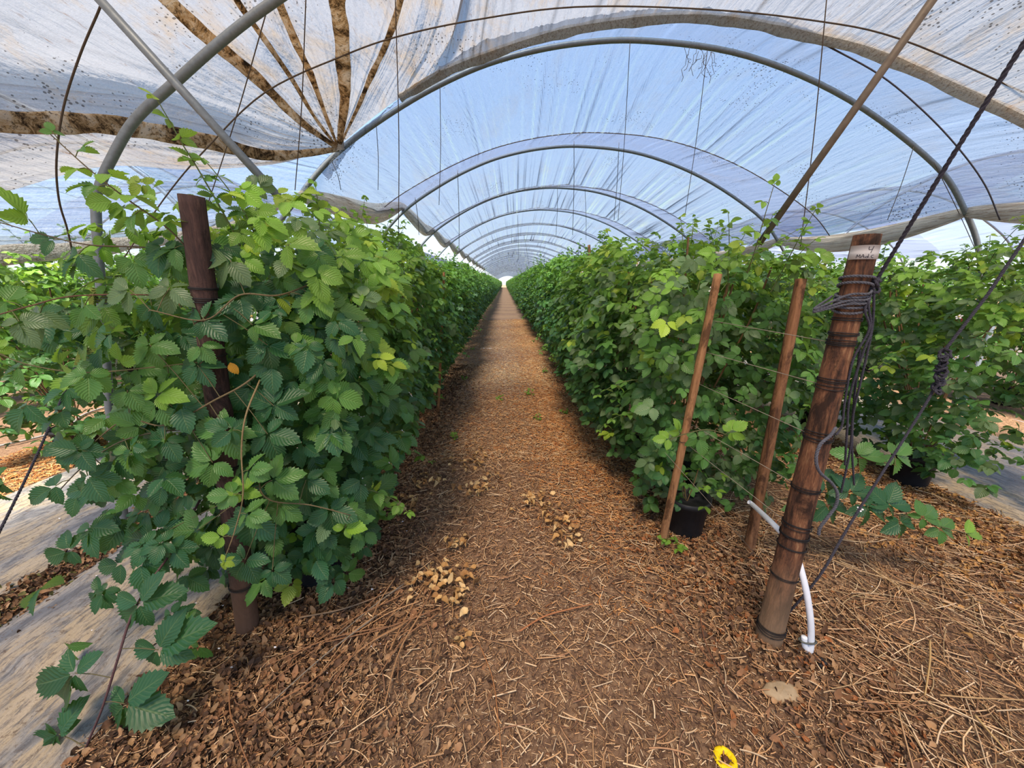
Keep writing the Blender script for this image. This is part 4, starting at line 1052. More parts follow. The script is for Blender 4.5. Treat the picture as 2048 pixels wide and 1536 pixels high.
def litter(name, N, fx, size, cols, seed, label, curl=.5, cat='leaf litter'):
    rng = np.random.default_rng(seed); x, y, keep = fx(rng, N); x = x[keep]; y = y[keep]; N = len(x)
    z = np.array([gz(a, b) for a, b in zip(x, y)]) + rng.uniform(.004, .022, N)
    Nn = np.stack([rng.normal(0, curl, N), rng.normal(0, curl, N), np.ones(N)], 1); a = rng.uniform(0, 6.28, N)
    D = np.stack([np.cos(a), np.sin(a), rng.normal(0, .25, N)], 1); D -= Nn * (np.sum(D * Nn, 1) / np.sum(Nn * Nn, 1))[:, None]
    C = np.array([srgb(*c) for c in cols]); C = C[rng.integers(0, len(C), N)] * rng.uniform(.7, 1.2, (N, 1))
    me = leafmesh(name, np.stack([x, y, z], 1), D, Nn, rng.uniform(*size, N), C, np.ones(N, int), 3, rng, M['chip'])
    o = bpy.data.objects.new(name, me); COL.objects.link(o); props(o, label=label, cat=cat, kind='stuff'); return o
for i in range(3):      # crinkled dry leaves
    v, f, lv = leaflet(5, False, .30 + .05 * i, .35 + .35 * i, -.6 + .6 * i); v = v.copy(); v[:, 2] += .12 * np.sin(v[:, 0] * 9 + i) ; v[:, 0] -= .5
    TEMPL[(1, 3, i)] = (v, f, lv)
DRY = [(132, 100, 74), (108, 80, 62), (156, 120, 88), (90, 68, 54), (172, 136, 100), (146, 106, 76)]
def blob(cx, cy, sx_, sy, x0=-9, x1=9, y0=.4, y1=99):
    def f(rng, N):
        x = rng.normal(cx, sx_, N); y = rng.normal(cy, sy, N) if sy > 0 else rng.uniform(y0, y1, N)
        return x, y, (x > x0) & (x < x1) & (y > y0) & (y < y1) & (~on_mat(x, y) | (rng.random(N) < .03))
    return f
litter('dry_leaf_litter', 6500, blob(-.98, 1.45, .25, .55), (.010, .042), DRY, 11, 'brown dead leaves heaped around the left post')
litter('dry_leaf_litter', 9000, blob(-1.0, 0, .22, 0, y0=2.0, y1=7), (.018, .036), DRY, 16, 'brown dead leaves under the left plant row')
litter('dry_leaf_litter', 3200, blob(1.2, 1.6, .24, .6), (.010, .040), DRY + [(150, 96, 60)], 12, 'brown dead leaves around the foot of the labelled post')
litter('dry_leaf_litter', 6000, blob(1.2, 0, .25, 0, y0=2.0, y1=7), (.016, .034), DRY, 17, 'brown dead leaves under the right plant row')
litter('dry_leaf_litter', 3800, lambda r, N: (r.normal(-2.44, .08, N), r.uniform(1.0, 5, N), np.ones(N, bool)), (.02, .04), DRY + [(120, 116, 70)], 13, 'brown leaves collected between the two weed mats')
litter('dry_leaf_litter', 4500, blob(2.9, 2.3, .35, .7, 1.9), (.018, .038), [(196, 150, 92), (176, 130, 78), (150, 104, 66), (120, 84, 58)], 14, 'yellow-brown leaves before the right weed mat')
litter('dry_leaf_litter', 1500, blob(-.75, .75, .35, .3), (.012, .030), DRY, 15, 'broken brown leaves at the lower left of the path')
# pale dead leaf sprays lying on the path
YD = [(204, 166, 112), (184, 142, 90), (164, 122, 78), (212, 180, 130)]
sprays = [(930, 930, .22, 30, 'wide'), (860, 970, .16, 22, ''), (960, 990, .16, 22, ''), (1060, 1010, .16, 26, ''), (1120, 1055, .16, 26, ''), (1140, 1090, .12, 16, ''), (860, 1170, .15, 26, ''), (915, 1160, .13, 22, ''), (905, 1215, .10, 14, ''), (915, 1100, .10, 12, ''), (920, 1290, .06, 6, ''), (820, 1020, .15, 18, ''), (990, 960, .10, 8, '')]
WH = ['under the left hedge tips at the path edge', 'beside the left row, left of the path middle', 'in the middle of the path, upper left', 'on the path centre, farthest of the right pair', 'on the path centre, nearer of the right pair', 'on the path just below the two right-hand ones', 'on the near path left of centre', 'on the near path, right half of the nearest pair', 'just below the nearest pair on the path', 'alone between far and near leaves on the path', 'small and nearest to the viewer on the path', 'beside the reddish stake at the left row', 'small one at the top of the path leaves']
for i, (px, py, rad, n, _) in enumerate(sprays):
    c = PG(px, py); r0 = np.random.default_rng(60 + i); sx_ = MB()
    root = empty('dead_leaf_spray', (c.x, c.y, 0), label='withered yellow-brown bramble spray ' + WH[i], cat='dead spray')
    a = r0.uniform(0, 6.28); p0 = c + Vector((math.cos(a), math.sin(a), 0)) * rad * .9; p1 = c - Vector((math.cos(a), math.sin(a), 0)) * rad * .9
    stp = spline([p0 + Vector((0, 0, .028)), c + Vector((r0.normal(0, .01), r0.normal(0, .01), .036)), p1 + Vector((0, 0, .028))], 6); sx_.tube(stp, .0018, 5, True, srgb(92, 66, 52)); o = sx_.build('stem', M['cane'], root)
    xx = c.x + r0.normal(0, rad * .45, n); yy = c.y + r0.normal(0, rad * .45, n); Nn = np.stack([r0.normal(0, .5, n), r0.normal(0, .5, n), np.ones(n)], 1); aa = r0.uniform(0, 6.28, n); D = np.stack([np.cos(aa), np.sin(aa), r0.normal(0, .2, n)], 1)
    C = np.array([srgb(*q) for q in YD])[r0.integers(0, 4, n)] * r0.uniform(.8, 1.15, (n, 1))
    me = leafmesh('dry_leaves', np.stack([xx, yy, np.full(n, .034) + r0.uniform(0, .02, n)], 1), D, Nn, r0.uniform(.032, .055, n), C, np.ones(n, int), 3, r0, M['chip'])
    o = bpy.data.objects.new('dry_leaves', me); COL.objects.link(o); put(o, root)
# individual dead canes on the ground
tw = [((1040, 1262), (1185, 1208), .006, (176, 116, 76), 'thick straight reddish cane lying in the middle of the near path'),
      ((1175, 1075), (1320, 1120), .0045, (150, 108, 74), 'bent brown cane left of the leaning stake foot'),
      ((1275, 1165), (1390, 1195), .004, (160, 116, 80), 'pale cane ending near the labelled post'),
      ((1640, 1110), (1890, 1190), .006, (178, 146, 108), 'long pale cane behind the white tube'),
      ((600, 1235), (830, 1165), .006, (150, 122, 96), 'long grey-brown cane from the left post to the path'),
      ((780, 1300), (850, 1170), .005, (168, 124, 84), 'forked tan cane on the near left path'),
      ((960, 1290), (1005, 1536), .0035, (170, 116, 74), 'thin reddish straw running to the bottom edge'),
      ((885, 1195), (900, 1300), .0035, (98, 66, 54), 'dark curved twig between dead leaves'),
      ((1400, 1230), (1460, 1390), .0035, (130, 84, 60), 'curved red-brown twig below the labelled post'),
      ((1745, 1140), (1990, 1290), .004, (190, 156, 112), 'pale straw cane at the right margin'),
      ((1860, 1280), (1850, 1390), .005, (196, 160, 106), 'curved thick straw at the lower right'),
      ((1880, 1390), (2048, 1400), .004, (190, 154, 108), 'straw lying level at the lower right edge'),
      ((1950, 1430), (2010, 1500), .005, (204, 170, 116), 'forked pale straw near the lower right corner'),
      ((460, 1360), (500, 1536), .0035, (150, 104, 70), 'thin brown stem left of the bottom middle'),
      ((560, 1400), (700, 1290), .004, (160, 112, 76), 'tan stem slanting up from lower left'),
      ((660, 1100), (850, 1040), .004, (120, 88, 66), 'dark cane beside the reddish stake'),
      ((990, 945), (1100, 955), .003, (100, 70, 56), 'fine dark twig crossing the path'),
      ((1080, 1240), (1160, 1330), .0035, (196, 150, 100), 'tan stem right of the thick reddish cane'),
      ((1330, 1190), (1420, 1320), .003, (150, 100, 70), 'thin stem at the foot of the labelled post')]
for i, (a, b, r, c, lab_) in enumerate(tw):
    A, B = PG(*a, .032), PG(*b, .032); rr = random.Random(i); s = Vector((-(B - A).y, (B - A).x, 0)) * rr.uniform(-.10, .10); mb = MB()
    mb.tube(spline([A, A.lerp(B, .35) + s, A.lerp(B, .7) + s * .6, B], 6), list(np.linspace(r * .75, r * .5, 19)), 6, True, srgb(*c)); o = mb.build('dead_cane', M['cane']); props(o, label=lab_, cat='dead cane')

rr = random.Random(44)
for i in range(16):      # fan of dry canes dragged out of the left row
    a = R(rr.uniform(195, 262)); A = PG(rr.uniform(740, 880), rr.uniform(1130, 1260), .04); L = rr.uniform(.25, .6); B = A + Vector((math.cos(a), math.sin(a), 0)) * L; sd2 = Vector((-math.sin(a), math.cos(a), 0)) * rr.uniform(-.04, .04); B.z = .030
    mb = MB(); w = rr.uniform(.0022, .0042); mb.tube(spline([A, A.lerp(B, .5) + sd2, B], 6), list(np.linspace(w, w * .6, 13)), 6, True, srgb(*rr.choice(((176, 132, 92), (196, 150, 106), (150, 108, 76), (142, 128, 112))))); o = mb.build('dead_cane', M['cane'])
    props(o, label='dry cane in the fan of stems left of the near path', cat='dead cane', group='fan of dry canes on the near left path')
# ------------------------------------------------------------------ plant rows
GL, GR = 'blackberry plants in the row left of the path', 'blackberry plants in the row right of the path'
LABL, LABR = 'leafy blackberry plant in the hedge row left of the path', 'leafy blackberry plant in the hedge row right of the path'
def low_arch(side):
    def f(P, D, N, S, C, K, rng, cane):
        st = []
        for i in range(8): st.append(((side * .3, rng.uniform(-.4, .4), rng.uniform(.3, .6)), (side, rng.normal(0, .5), .1), rng.uniform(.25, .5), .9))
        shoots(P, D, N, S, C, K, rng, cane, st, 0)
    return f
nearP = [make_plant(s, 0, 1250, label='x', shift=sh, size=.080) for s, sh in ((1, 0), (2, .12), (3, .05), (4, .1))]
midP = [make_plant(s, 1, 1350, label='x', size=.078, shift=.04) for s in (11, 12, 13)]
farP = [make_plant(s, 2, 1000, label='x', parts=False, size=.10) for s in (21, 22)]
used = set()
def place(src, x, y, rz, label, group, flip=False, sc=1.0, zs=1.0, fol=False):
    o = src if id(src) not in used and not fol else copy_plant(src, fol)
    used.add(id(src)); o.location = (x, y, 0); o.rotation_euler = (0, 0, rz); o.scale = (sc, 1, zs)
    props(o, label=label); 
    if group: o['group'] = group
    elif 'group' in o: del o['group']
    return o
rp_ = random.Random(21)
def row(x, y0, y1, label, group, skip_first=None, xs=1.0, h=1.0):
    y = y0; k = 0
    while y < y1:
        if y < 5.2: src = nearP[(k * 3 + int(abs(x))) % 4]
        elif y < 22: src = midP[(k + int(abs(x))) % 3]
        else: src = farP[k % 2]
        rz = rp_.choice((0, math.pi))
        lb, gr = label, group
        if k == 0 and skip_first: lb, gr = skip_first, None
        place(src, x + rp_.uniform(-.05, .05), y, rz, lb, gr, sc=rp_.uniform(.94, 1.1) * xs, zs=rp_.uniform(.95, 1.05) * h)
        y += 1.0; k += 1
row(-1.25, 2.95, 72, LABL, GL, 'leafy blackberry plant second from the near end of the left row')
row(1.24, 3.15, 72, LABR, GR, 'leafy blackberry plant second from the near end of the right row', h=1.03)
row(3.45, 2.75, 40, 'blackberry plant in the third row beyond the labelled post', 'blackberry plants in the third row at the right', 'blackberry plant nearest the right edge in the third row', h=.93)
row(-4.0, 3.3, 38, 'blackberry plant in the row beyond the weed mats at the left', 'blackberry plants in the row beyond the left mats', 'dark leafy blackberry plant at the left edge behind the mossy rope', h=.93)
row(6.6, 3.5, 30, 'blackberry plant in the farthest row at the right', 'blackberry plants in the farthest right row', h=.95)
row(-6.6, 4.5, 30, 'blackberry plant in the farthest row at the left', 'blackberry plants in the farthest left row', h=.95)
# the rows beyond, too far to count
for x, l in ((-1.25, 'distant dense foliage where the left row meets the horizon'), (1.24, 'distant dense foliage where the right row meets the horizon')):
    rng = np.random.default_rng(int(x * 7 + 90)); n = 26000; y = rng.uniform(72, 125, n); z = rng.uniform(.1, 1.85, n); s = np.where(rng.random(n) < .5, -1, 1); xx = x + s * hedge_w(z) * rng.uniform(.7, 1.1, n)
    N_ = np.stack([s * 1.0, rng.normal(0, .4, n) - .4, rng.normal(.6, .3, n)], 1); D_ = rng.normal(0, 1, (n, 3))
    me = leafmesh('distant_hedge', np.stack([xx, y, z], 1), D_, N_, rng.uniform(.12, .2, n), leafcol(z, 1.9, rng), np.full(n, 3), 2, rng)
    o = bpy.data.objects.new('distant_foliage', me); COL.objects.link(o); props(o, label=l, cat='plants', kind='stuff')

# end plants, built for their own shape
def left_end(P, D, N, S, C, K, rng, cane):
    n = 250     # wide skirt that spills over the post and towards the mat
    for i in range(n):
        z = rng.uniform(.08, 1.5); x = -rng.uniform(.05, .72) * (1.0 if z < 1.0 else .8) ; y = rng.uniform(-.80, .1)
        if z < .35 and x < -.75: continue
        if x < -.35 and rng.random() < .45: continue
        P.append(Vector((x, y, z))); nn = Vector((rng.normal(-.1, .4), -1 + rng.normal(0, .3), .8 + rng.normal(0, .3))); N.append(nn)
        d = Vector((rng.normal(-.2, .6), rng.normal(-.2, .4), rng.normal(-.5, .4))); D.append(d - nn * d.dot(nn) / nn.dot(nn)); S.append(rng.uniform(.07, .105)); C.append((G_DARK if rng.random() < .75 else G_MID) * rng.uniform(.8, 1.2)); K.append(5 if rng.random() < .6 else 3)
    for i in range(330):   # front face of the hedge end
        z = rng.uniform(.25, 1.7); x = rng.uniform(-.1, .52); y = rng.uniform(-.62, -.15) 
        P.append(Vector((x, y, z))); nn = Vector((rng.normal(.15, .35), -1 + rng.normal(0, .3), .75 + rng.normal(0, .3))); N.append(nn)
        d = Vector((rng.normal(0, .6), rng.normal(-.2, .3), rng.normal(-.6, .4))); D.append(d - nn * d.dot(nn) / nn.dot(nn)); S.append(rng.uniform(.07, .105)); C.append((G_DARK if rng.random() < .7 else G_MID) * rng.uniform(.8, 1.25)); K.append(5 if rng.random() < .6 else 3)
eL = make_plant(31, 0, 850, L=1.0, size=.095, label='big blackberry plant at the near end of the left row, engulfing the dark post', end=True, extra=left_end)
eL.location = (-1.12, 1.98, 0)
def right_end(P, D, N, S, C, K, rng, cane):
    for i in range(360):
        z = rng.uniform(.15, 1.5); x = rng.uniform(-.45, .45 if z < .9 else .7); y = rng.uniform(-.45, -.05)
        P.append(Vector((x, y, z))); nn = Vector((rng.normal(-.1, .35), -1 + rng.normal(0, .3), .7 + rng.normal(0, .3))); N.append(nn)
        d = Vector((rng.normal(0, .6), rng.normal(-.2, .3), rng.normal(-.6, .4))); D.append(d - nn * d.dot(nn) / nn.dot(nn)); S.append(rng.uniform(.05, .082)); C.append((G_GREY if rng.random() < .4 else G_MID) * rng.uniform(.75, 1.15)); K.append(5 if rng.random() < .4 else 3)
eR = make_plant(32, 0, 1150, L=1.0, size=.076, label='blackberry plant at the near end of the right row behind the leaning stake', end=True, extra=right_end, top=1.72, shift=.2)
eR.location = (1.32, 2.50, 0)
# plain pots near the row ends
def pot_plant(px, py, label, r=.13, h=.26, n=36, seed=1, z1=.6):
    c = PG(px, py); root = empty('potted_blackberry', (c.x, c.y, 0), label=label, cat='plant'); rng = np.random.default_rng(seed)
    pot_mb(r, h, c.x, c.y).build('pot', M['pot'], root)
    P, D, N, S, C, K = [], [], [], [], [], []; cane = MB()
    for i in range(n):
        a = rng.uniform(0, 6.28); rr_ = rng.uniform(.03, .22); z = rng.uniform(h, z1); P.append(Vector((c.x + rr_ * math.cos(a), c.y + rr_ * math.sin(a), z))); D.append(Vector((math.cos(a), math.sin(a), .1))); N.append(Vector((rng.normal(0, .3), -.4, 1))); S.append(rng.uniform(.03, .055)); C.append(G_LITE * rng.uniform(.7, 1.2) if rng.random() < .6 else G_MID); K.append(3)
        if i % 5 == 0: cane.tube([(c.x, c.y, h - .05), (c.x + rr_ * .5 * math.cos(a), c.y + rr_ * .5 * math.sin(a), z * .7), P[-1]], .003, 5, False, srgb(110, 90, 60))
    me = leafmesh('foliage', P, D, N, S, C, K, 0, rng); o = bpy.data.objects.new('foliage', me); COL.objects.link(o); put(o, root); cane.build('canes', M['cane'], root)
pot_plant(1815, 965, 'small bright green plant in a black pot before the right weed mat', seed=2, n=70, z1=.55)
pot_plant(1366, 1060, 'black potted plant at the foot of the leaning stake', n=20, seed=3, z1=.45)
pot_plant(640, 1150, 'black potted plant hidden under the left end foliage', n=30, seed=4, z1=.5)
pot_plant(285, 868, 'dark potted plant seen behind the left metal pole', n=14, seed=5, z1=.4, r=.12)

# ------------------------------------------------------------------ arching canes with large leaves, placed from the left end
def fan(P0, items):
    return items
dk = tuple(G_DARK * .95); md = tuple(G_MID); lt = tuple(G_LITE); ye = tuple(G_YEL)
F_ = Vector((0, -.8, .75))      # leaf faces turned to the viewer and up
def frontal(px, py, ang, Y=None):
    a = R(ang); return (math.cos(a), -.15, math.sin(a))
def posed_leaf(P, D, N, S, C, K, c, Y, tips, col, stem=None):
    """leaflets of one compound leaf, each spread from the leaf centre"""
    c0 = PY(c[0], c[1], Y)
    for k, (tx, ty) in enumerate(tips):
        e = PY(tx, ty, Y - .012 * ((k % 3) - 1) + (.02 if ty < c[1] else -.02)); d = e - c0; L = d.length
        P.append(c0 + d * .08); D.append(d); N.append(Vector((random.Random(tx).uniform(-.35, .35), -.85, .7))); S.append(L * .97); C.append(np.array(col) * random.Random(ty + tx).uniform(.85, 1.15)); K.append(1)
def posed_cane(name, pts, thick, col, leaves, root):
    cane = MB(); q = spline(pts, 8); cane.tube(q, list(np.linspace(thick[0], thick[1], len(q))), 7, True, tuple(srgb(*col))); rr = random.Random(len(leaves))
    for p in q[::2]: dd = Vector((rr.uniform(-1, 1), rr.uniform(-1, 1), rr.uniform(-1, 1))).normalized() * .008; cane.tube([p, p + dd], [.0016, .0003], 4, False, tuple(srgb(*col)))
    P, D, N, S, C, K = [], [], [], [], [], []
    for (c, Y, tips, lc) in leaves:
        c0 = PY(c[0], c[1], Y); near_ = min(q, key=lambda p: (p - c0).length); cane.tube([near_, near_.lerp(c0, .5) + Vector((0, 0, .006)), c0], .0016, 5, False, tuple(srgb(104, 96, 66)))
        posed_leaf(P, D, N, S, C, K, c, Y, tips, lc)
    me = leafmesh('leaves', P, D, N, S, C, K, 0, np.random.default_rng(1)); o = bpy.data.objects.new('leaves', me); c_ = cane.build(name, M['cane']); COL.objects.link(o)
    c_.parent = root; c_.location = -root.location; o.parent = c_
def star(cx, cy, r, a, n=5, sq=.85):
    """tips of a leaf of n leaflets whose end leaflet points to angle a"""
    off = ((0, 1), (62, .9), (-62, .9), (125, .68), (-125, .68))[:n] if n > 1 else ((0, 1),)
    return [(cx + r * k * math.cos(R(a + o_)), cy - r * k * sq * math.sin(R(a + o_))) for o_, k in off]
posed_cane('hanging_cane', [PY(400, 1000, 1.40), PY(345, 1100, 1.24), PY(300, 1165, 1.14), PY(262, 1235, 1.07), PY(235, 1320, 1.0), PY(205, 1415, .95), PY(172, 1495, .92), PY(140, 1580, .90)], (.0045, .0032), (92, 66, 66), [
    ((279, 1207), 1.07, [(313, 1142), (366, 1172), (223, 1192), (232, 1255), (297, 1262)], dk), ((317, 1300), 1.03, [(352, 1226), (410, 1248), (257, 1292), (292, 1344), (378, 1316)], dk),
    ((150, 1346), .98, [(124, 1302), (193, 1303), (37, 1387), (88, 1420), (160, 1396)], dk), ((250, 1408), .96, [(320, 1343), (217, 1378), (340, 1430), (203, 1462), (262, 1482)], dk),
    ((118, 1468), .94, [(158, 1402), (73, 1462), (150, 1445), (48, 1508), (94, 1516)], dk), ((150, 1525), .92, [(122, 1500), (202, 1494), (100, 1560), (170, 1580)], dk)], eL)
posed_cane('arching_cane', [PY(560, 700, 1.5), PY(500, 760, 1.34), PY(430, 800, 1.30), PY(330, 850, 1.28), PY(250, 840, 1.26), PY(170, 900, 1.24)], (.004, .002), (110, 96, 70), [
    ((548, 812), 1.34, star(548, 812, 78, 95), dk), ((452, 862), 1.28, star(452, 862, 82, -130), md), ((535, 868), 1.3, star(535, 868, 72, -70), dk), ((425, 925), 1.27, star(425, 925, 74, 200), md),
    ((395, 730), 1.3, star(395, 730, 60, -60), dk), ((330, 880), 1.26, star(330, 880, 66, -120), dk), ((300, 690), 1.3, star(300, 690, 62, -70), md), ((130, 888), 1.22, star(130, 895, 70, -100), dk),
    ((315, 790), 1.27, star(315, 790, 56, 60), lt), ((232, 960), 1.25, star(232, 960, 50, -100, 3), md), ((255, 780), 1.26, star(255, 780, 60, -60, 3), md)], eL)
posed_cane('trailing_cane', [PY(560, 900, 1.45), PY(520, 960, 1.3), PY(540, 1000, 1.26), PY(620, 1010, 1.28), PY(700, 1030, 1.32)], (.0035, .002), (110, 96, 70), [
    ((545, 960), 1.27, star(545, 960, 70, 20), md), ((480, 985), 1.25, star(485, 985, 46, 120), lt), ((612, 960), 1.34, star(612, 960, 62, -90), dk), ((660, 1020), 1.36, star(660, 1020, 66, -80), dk), ((500, 1040), 1.28, star(500, 1045, 72, -100), dk),
    ((690, 1055), 1.36, star(690, 1055, 42, 60), lt), ((560, 1010), 1.27, star(565, 1015, 52, -40, 3), md), ((490, 1120), 1.24, star(490, 1125, 66, -120), dk), ((545, 1140), 1.24, star(545, 1145, 46, -30), dk), ((395, 1060), 1.28, star(395, 1065, 70, 180), md), ((300, 1080), 1.3, star(300, 1085, 74, 170), dk)], eL)
posed_cane('arching_cane', [PY(640, 560, 1.6), PY(560, 590, 1.4), PY(480, 590, 1.34), PY(410, 640, 1.3), PY(300, 620, 1.28)], (.0035, .002), (110, 96, 70), [
    ((405, 640), 1.3, star(405, 645, 62, 20), dk), ((460, 520), 1.36, star(460, 520, 74, -120, 3), tuple(G_GREY)), ((505, 650), 1.34, star(505, 650, 60, 40), md), ((400, 690), 1.3, star(400, 690, 52, -60, 3), md), ((260, 580), 1.3, star(255, 585, 60, 200, 3), tuple(G_GREY)),
    ((535, 690), 1.36, star(535, 695, 64, -80), dk), ((340, 575), 1.32, star(340, 580, 60, -100), tuple(G_GREY)), ((620, 600), 1.42, star(620, 600, 66, -40), md), ((680, 640), 1.5, star(680, 640, 58, 30), md)], eL)
cB = [PY(420, 560, 1.42), PY(350, 470, 1.36), PY(250, 395, 1.32), PY(180, 340, 1.3), PY(100, 268, 1.3)]
cane_spray('arching_cane', cB, [(.2, (-.6, -.3, -.2), F_, .055, 3, md), (.32, (.7, -.2, .2), (0, -.1, 1), .05, 3, lt), (.42, (-.8, -.2, -.4), (0, -.2, 1), .055, 3, md), (.52, (.8, -.1, .1), (0, -.1, 1), .05, 3, lt),
    (.62, (-.9, -.2, 0), (0, -.1, 1), .05, 3, md), (.7, (.7, 0, .2), (0, -.2, 1), .045, 3, lt), (.78, (-.8, 0, .1), (0, -.2, 1), .04, 3, lt), (.86, (.5, 0, .5), (0, -.4, 1), .032, 3, md), (.95, (-.3, 0, .7), (.3, -.4, 1), .024, 3, md)], eL, (.003, .0015), (96, 84, 60), 4, .03)
cC = [PY(440, 545, 1.5), PY(330, 500, 1.42), PY(180, 490, 1.36), PY(90, 470, 1.34), PY(0, 445, 1.32)]
cane_spray('arching_cane', cC, [(.2, (-.5, -.3, -.7), F_, .06, 3, md), (.4, (.3, -.2, -.8), F_, .06, 3, md), (.52, (-.5, -.4, -.6), F_, .066, 3, dk), (.62, (-.9, -.2, .1), F_, .05, 3, dk), (.8, (-.1, -.2, .7), (0, -.2, 1), .058, 3, lt), (.95, (-.9, -.1, .4), (0, -.2, 1), .045, 3, md)], eL, (.003, .0018), (90, 74, 58), 5, .045)
cD = [PY(440, 600, 1.5), PY(300, 590, 1.4), PY(150, 592, 1.3), PY(60, 612, 1.22), PY(-40, 640, 1.15)]
cane_spray('arching_cane', cD, [(.25, (.2, -.3, -.8), F_, .06, 3, dk), (.45, (-.4, -.3, -.7), F_, .055, 3, md), (.66, (-.3, -.3, -.8), F_, .062, 3, tuple(G_GREY)), (.8, (-.7, -.2, .4), F_, .06, 3, md), (.85, (.5, -.2, -.7), F_, .055, 5, tuple(G_GREY))], eL, (.003, .002), (110, 78, 64), 6, .04)
cE = [PY(440, 720, 1.45), PY(300, 735, 1.35), PY(170, 745, 1.26), PY(60, 730, 1.2), PY(-20, 700, 1.16)]
cane_spray('arching_cane', cE, [(.2, (.2, -.3, -.7), F_, .06, 5, md), (.35, (.1, -.3, .7), F_, .05, 3, lt), (.5, (-.5, -.3, -.3), F_, .05, 3, lt), (.62, (.3, -.3, .6), F_, .045, 3, lt), (.75, (-.8, -.2, -.2), F_, .045, 3, md), (.9, (-.6, -.2, .5), F_, .045, 5, lt)], eL, (.003, .0015), (120, 110, 80), 7, .03)
cF = [PY(470, 870, 1.42), PY(360, 860, 1.32), PY(250, 880, 1.24), PY(170, 930, 1.2), PY(110, 990, 1.16)]
cane_spray('arching_cane', cF, [(.2, (.2, -.3, -.8), F_, .066, 5, dk), (.4, (-.3, -.3, .5), F_, .06, 3, md), (.5, (.4, -.3, -.8), F_, .062, 5, md), (.66, (-.5, -.3, .4), F_, .055, 5, dk), (.78, (.3, -.3, -.7), F_, .064, 5, dk), (.9, (-.7, -.3, -.3), F_, .055, 3, dk)], eL, (.003, .0018), (84, 76, 60), 8, .04)
cG = [PY(520, 760, 1.36), PY(492, 830, 1.25), PY(483, 900, 1.22), PY(486, 990, 1.2), PY(470, 1060, 1.18), PY(452, 1110, 1.17)]
cane_spray('hanging_cane', cG, [(.3, (-.8, -.2, .3), F_, .06, 5, dk), (.5, (.9, -.2, .4), F_, .055, 5, md), (.62, (-.7, -.2, .2), F_, .05, 5, md), (.7, (.9, -.2, .1), F_, .055, 5, md), (.85, (-.7, -.2, .2), F_, .04, 3, lt), (.98, (-.2, -.2, -.8), F_, .03, 5, ye)], eL, (.0035, .0018), (138, 118, 84), 9, .03)
cH = [PY(1490, 560, 2.1), PY(1510, 500, 2.05), PY(1530, 430, 2.0), PY(1548, 370, 2.0)]
cane_spray('upright_cane', cH, [(.1, (-.8, -.2, .2), (0, -.3, 1), .05, 3, md), (.3, (.8, -.2, .1), (0, -.3, 1), .055, 3, md), (.5, (-.8, -.1, .2), (0, -.3, 1), .05, 3, lt), (.66, (.9, -.1, 0), (0, -.3, 1), .045, 3, md), (.8, (-.7, 0, .2), (0, -.3, 1), .035, 3, lt), (.96, (.2, 0, .9), (0, -.8, .5), .028, 3, lt)], eR, (.003, .0015), (96, 96, 60), 10, .025)
cI = [PY(1480, 880, 1.6), PY(1420, 860, 1.5), PY(1370, 868, 1.45), PY(1340, 880, 1.42)]
cane_spray('arching_cane', cI, [(.2, (.5, -.2, .4), F_, .05, 5, lt), (.5, (.2, -.3, -.8), F_, .052, 5, md), (.75, (-.3, -.2, .6), F_, .04, 5, lt), (.95, (-.9, -.2, 0), F_, .04, 3, lt)], eR, (.003, .0015), (96, 96, 60), 11, .025)
posed_cane('trailing_cane', [PY(1560, 1000, 1.75), PY(1640, 985, 1.66), PY(1720, 1000, 1.6), PY(1800, 1030, 1.56), PY(1870, 1050, 1.54), PY(1935, 1068, 1.52)], (.003, .0015), (90, 84, 60), [
    ((1655, 1010), 1.62, star(1655, 1010, 52, -60), dk), ((1700, 985), 1.6, star(1700, 985, 56, 60), dk), ((1735, 1015), 1.58, star(1735, 1015, 58, -30), dk), ((1775, 1010), 1.58, star(1775, 1010, 60, 70), dk), ((1800, 1045), 1.55, star(1800, 1045, 42, -80), dk),
    ((1845, 1035), 1.55, star(1845, 1035, 46, 40), md), ((1880, 1058), 1.54, star(1880, 1058, 44, -20), md), ((1930, 1068), 1.52, star(1930, 1068, 40, 0, 3), lt), ((1612, 1010), 1.66, star(1612, 1010, 46, -100), md)], eR)
posed_cane('trailing_cane', [PY(1590, 960, 1.8), PY(1650, 930, 1.66), PY(1710, 915, 1.6), PY(1790, 930, 1.56)], (.003, .0015), (120, 80, 60), [
    ((1715, 912), 1.6, [(1660, 904), (1742, 880), (1782, 912), (1732, 952), (1688, 940)], md), ((1790, 912), 1.58, star(1790, 912, 52, -20), md), ((1650, 960), 1.64, star(1650, 960, 48, -70), dk)], eR)
# yellowed leaves
for i, (px, py, Y, s, l) in enumerate(((460, 725, 1.33, .05, 'single yellow leaf beside the left post at mid height'), (490, 605, 1.5, .045, 'small yellow leaf high beside the left post'), (1288, 628, 2.6, .05, 'orange-yellow leaf on the face of the right row'))):
    rng = np.random.default_rng(i); me = leafmesh('yellow_leaf', [PY(px, py, Y)], [Vector((.3, 0, -.9))], [Vector((0, -1, .3))], [s], [np.array(srgb(222, 160, 40))], [1], 0, rng)
    o = bpy.data.objects.new('yellow_leaf', me); COL.objects.link(o); props(o, label=l, cat='leaf')
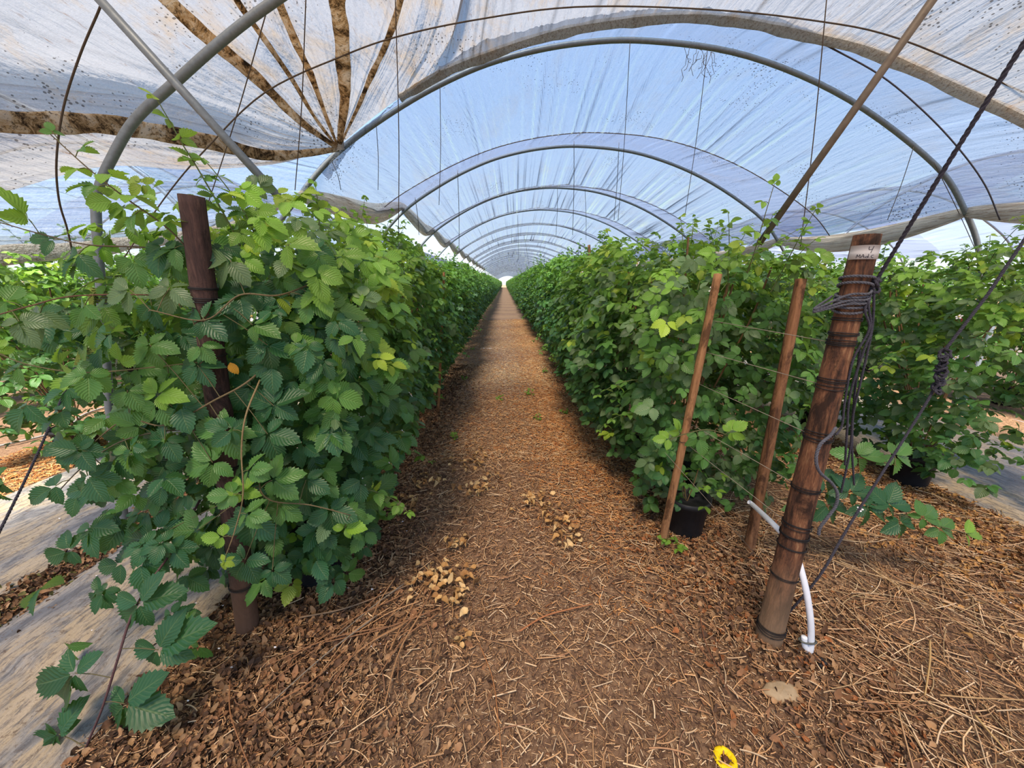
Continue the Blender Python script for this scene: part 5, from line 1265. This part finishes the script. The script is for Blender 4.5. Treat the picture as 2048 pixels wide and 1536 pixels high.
# white blossoms in plain view
bl = [(505, 632, 1.35, .02, 'white blossom right of the left post near its wires'), (722, 830, 1.75, .018, 'pale blossom on the left row at mid height'), (215, 1085, 1.55, .02, 'white blossom low beside the metal pole foot'), (232, 935, 1.6, .014, 'tiny white blossom on the metal pole'), (1345, 712, 2.3, .024, 'white blossom on the right row'),
      (2030, 703, 2.55, .03, 'white blossom at the right edge'), (1955, 695, 2.6, .025, 'white blossom near the right edge'), (1425, 580, 1.95, .02, 'pale blossom at the top of the leaning stake'), (1720, 1018, 1.55, .014, 'small white blossom low right of the labelled post')]
for i, (px, py, Y, s, l) in enumerate(bl):
    rng = np.random.default_rng(i + 40); c = PY(px, py, Y); r_ = empty('blossom', tuple(c), label=l, cat='blossom'); mb = MB(); flower(c, s, (-c.x * .3, -1, .4), rng, mb); mb.build('petals', M['petal'], r_, False); mb = MB(); ball(mb, c + Vector((0, -.004, 0)), s * .25); mb.build('centre', M['anther'], r_)
mb = MB(); ball(mb, PY(1918, 640, 2.6), .018, 8, 6); o = mb.build('berry', M['berry_red']); props(o, label='single red berry on the third row at the right', cat='berry')
# low weeds sprouting on the path
rng = np.random.default_rng(77)
wl_ = [(1000, 800), (1060, 790), (930, 760), (1130, 830), (1075, 840), (910, 880), (1230, 880), (945, 700), (1090, 745), (1210, 840), (880, 800), (1120, 700), (300, 910), (1345, 1100)]
for i, (px, py) in enumerate(wl_):
    c = PG(px, py); n = 9; a = rng.uniform(0, 6.28, n); rr_ = rng.uniform(.0, .05, n)
    me = leafmesh('weed_sprout', np.stack([c.x + rr_ * np.cos(a), c.y + rr_ * np.sin(a), rng.uniform(.02, .08, n)], 1), np.stack([np.cos(a), np.sin(a), rng.normal(.2, .2, n)], 1), np.stack([rng.normal(0, .3, n), rng.normal(-.3, .3, n), np.ones(n)], 1), rng.uniform(.02, .045, n), np.array([G_LITE * rng.uniform(.7, 1.1) for _ in range(n)]), np.full(n, 3), 1, rng)
    o = bpy.data.objects.new('weed_sprout', me); COL.objects.link(o); props(o, label='small green weed sprouting on the mulch', cat='weed', group='small weeds on the mulch')
# fallen white petals
mb = MB(); rr = random.Random(31)
for k in range(90):
    x = rr.choice((rr.uniform(-1.4, -.5), rr.uniform(-3.6, -1.5), rr.uniform(1, 3.2))); y = rr.uniform(1.0, 3.2); a = rr.random() * 6; s = rr.uniform(.003, .007); z = gz(x, y) + .034
    mb.add([(x + s * math.cos(a + q), y + s * .6 * math.sin(a + q), z + .002 * (q % 2)) for q in (0, 1.3, 2.6, 3.9, 5.1)], [(0, 1, 2, 3, 4)])
o = mb.build('fallen_petals', M['petal'], None, False); props(o, label='tiny fallen white petals sprinkled on mat and mulch', cat='petals', kind='stuff')
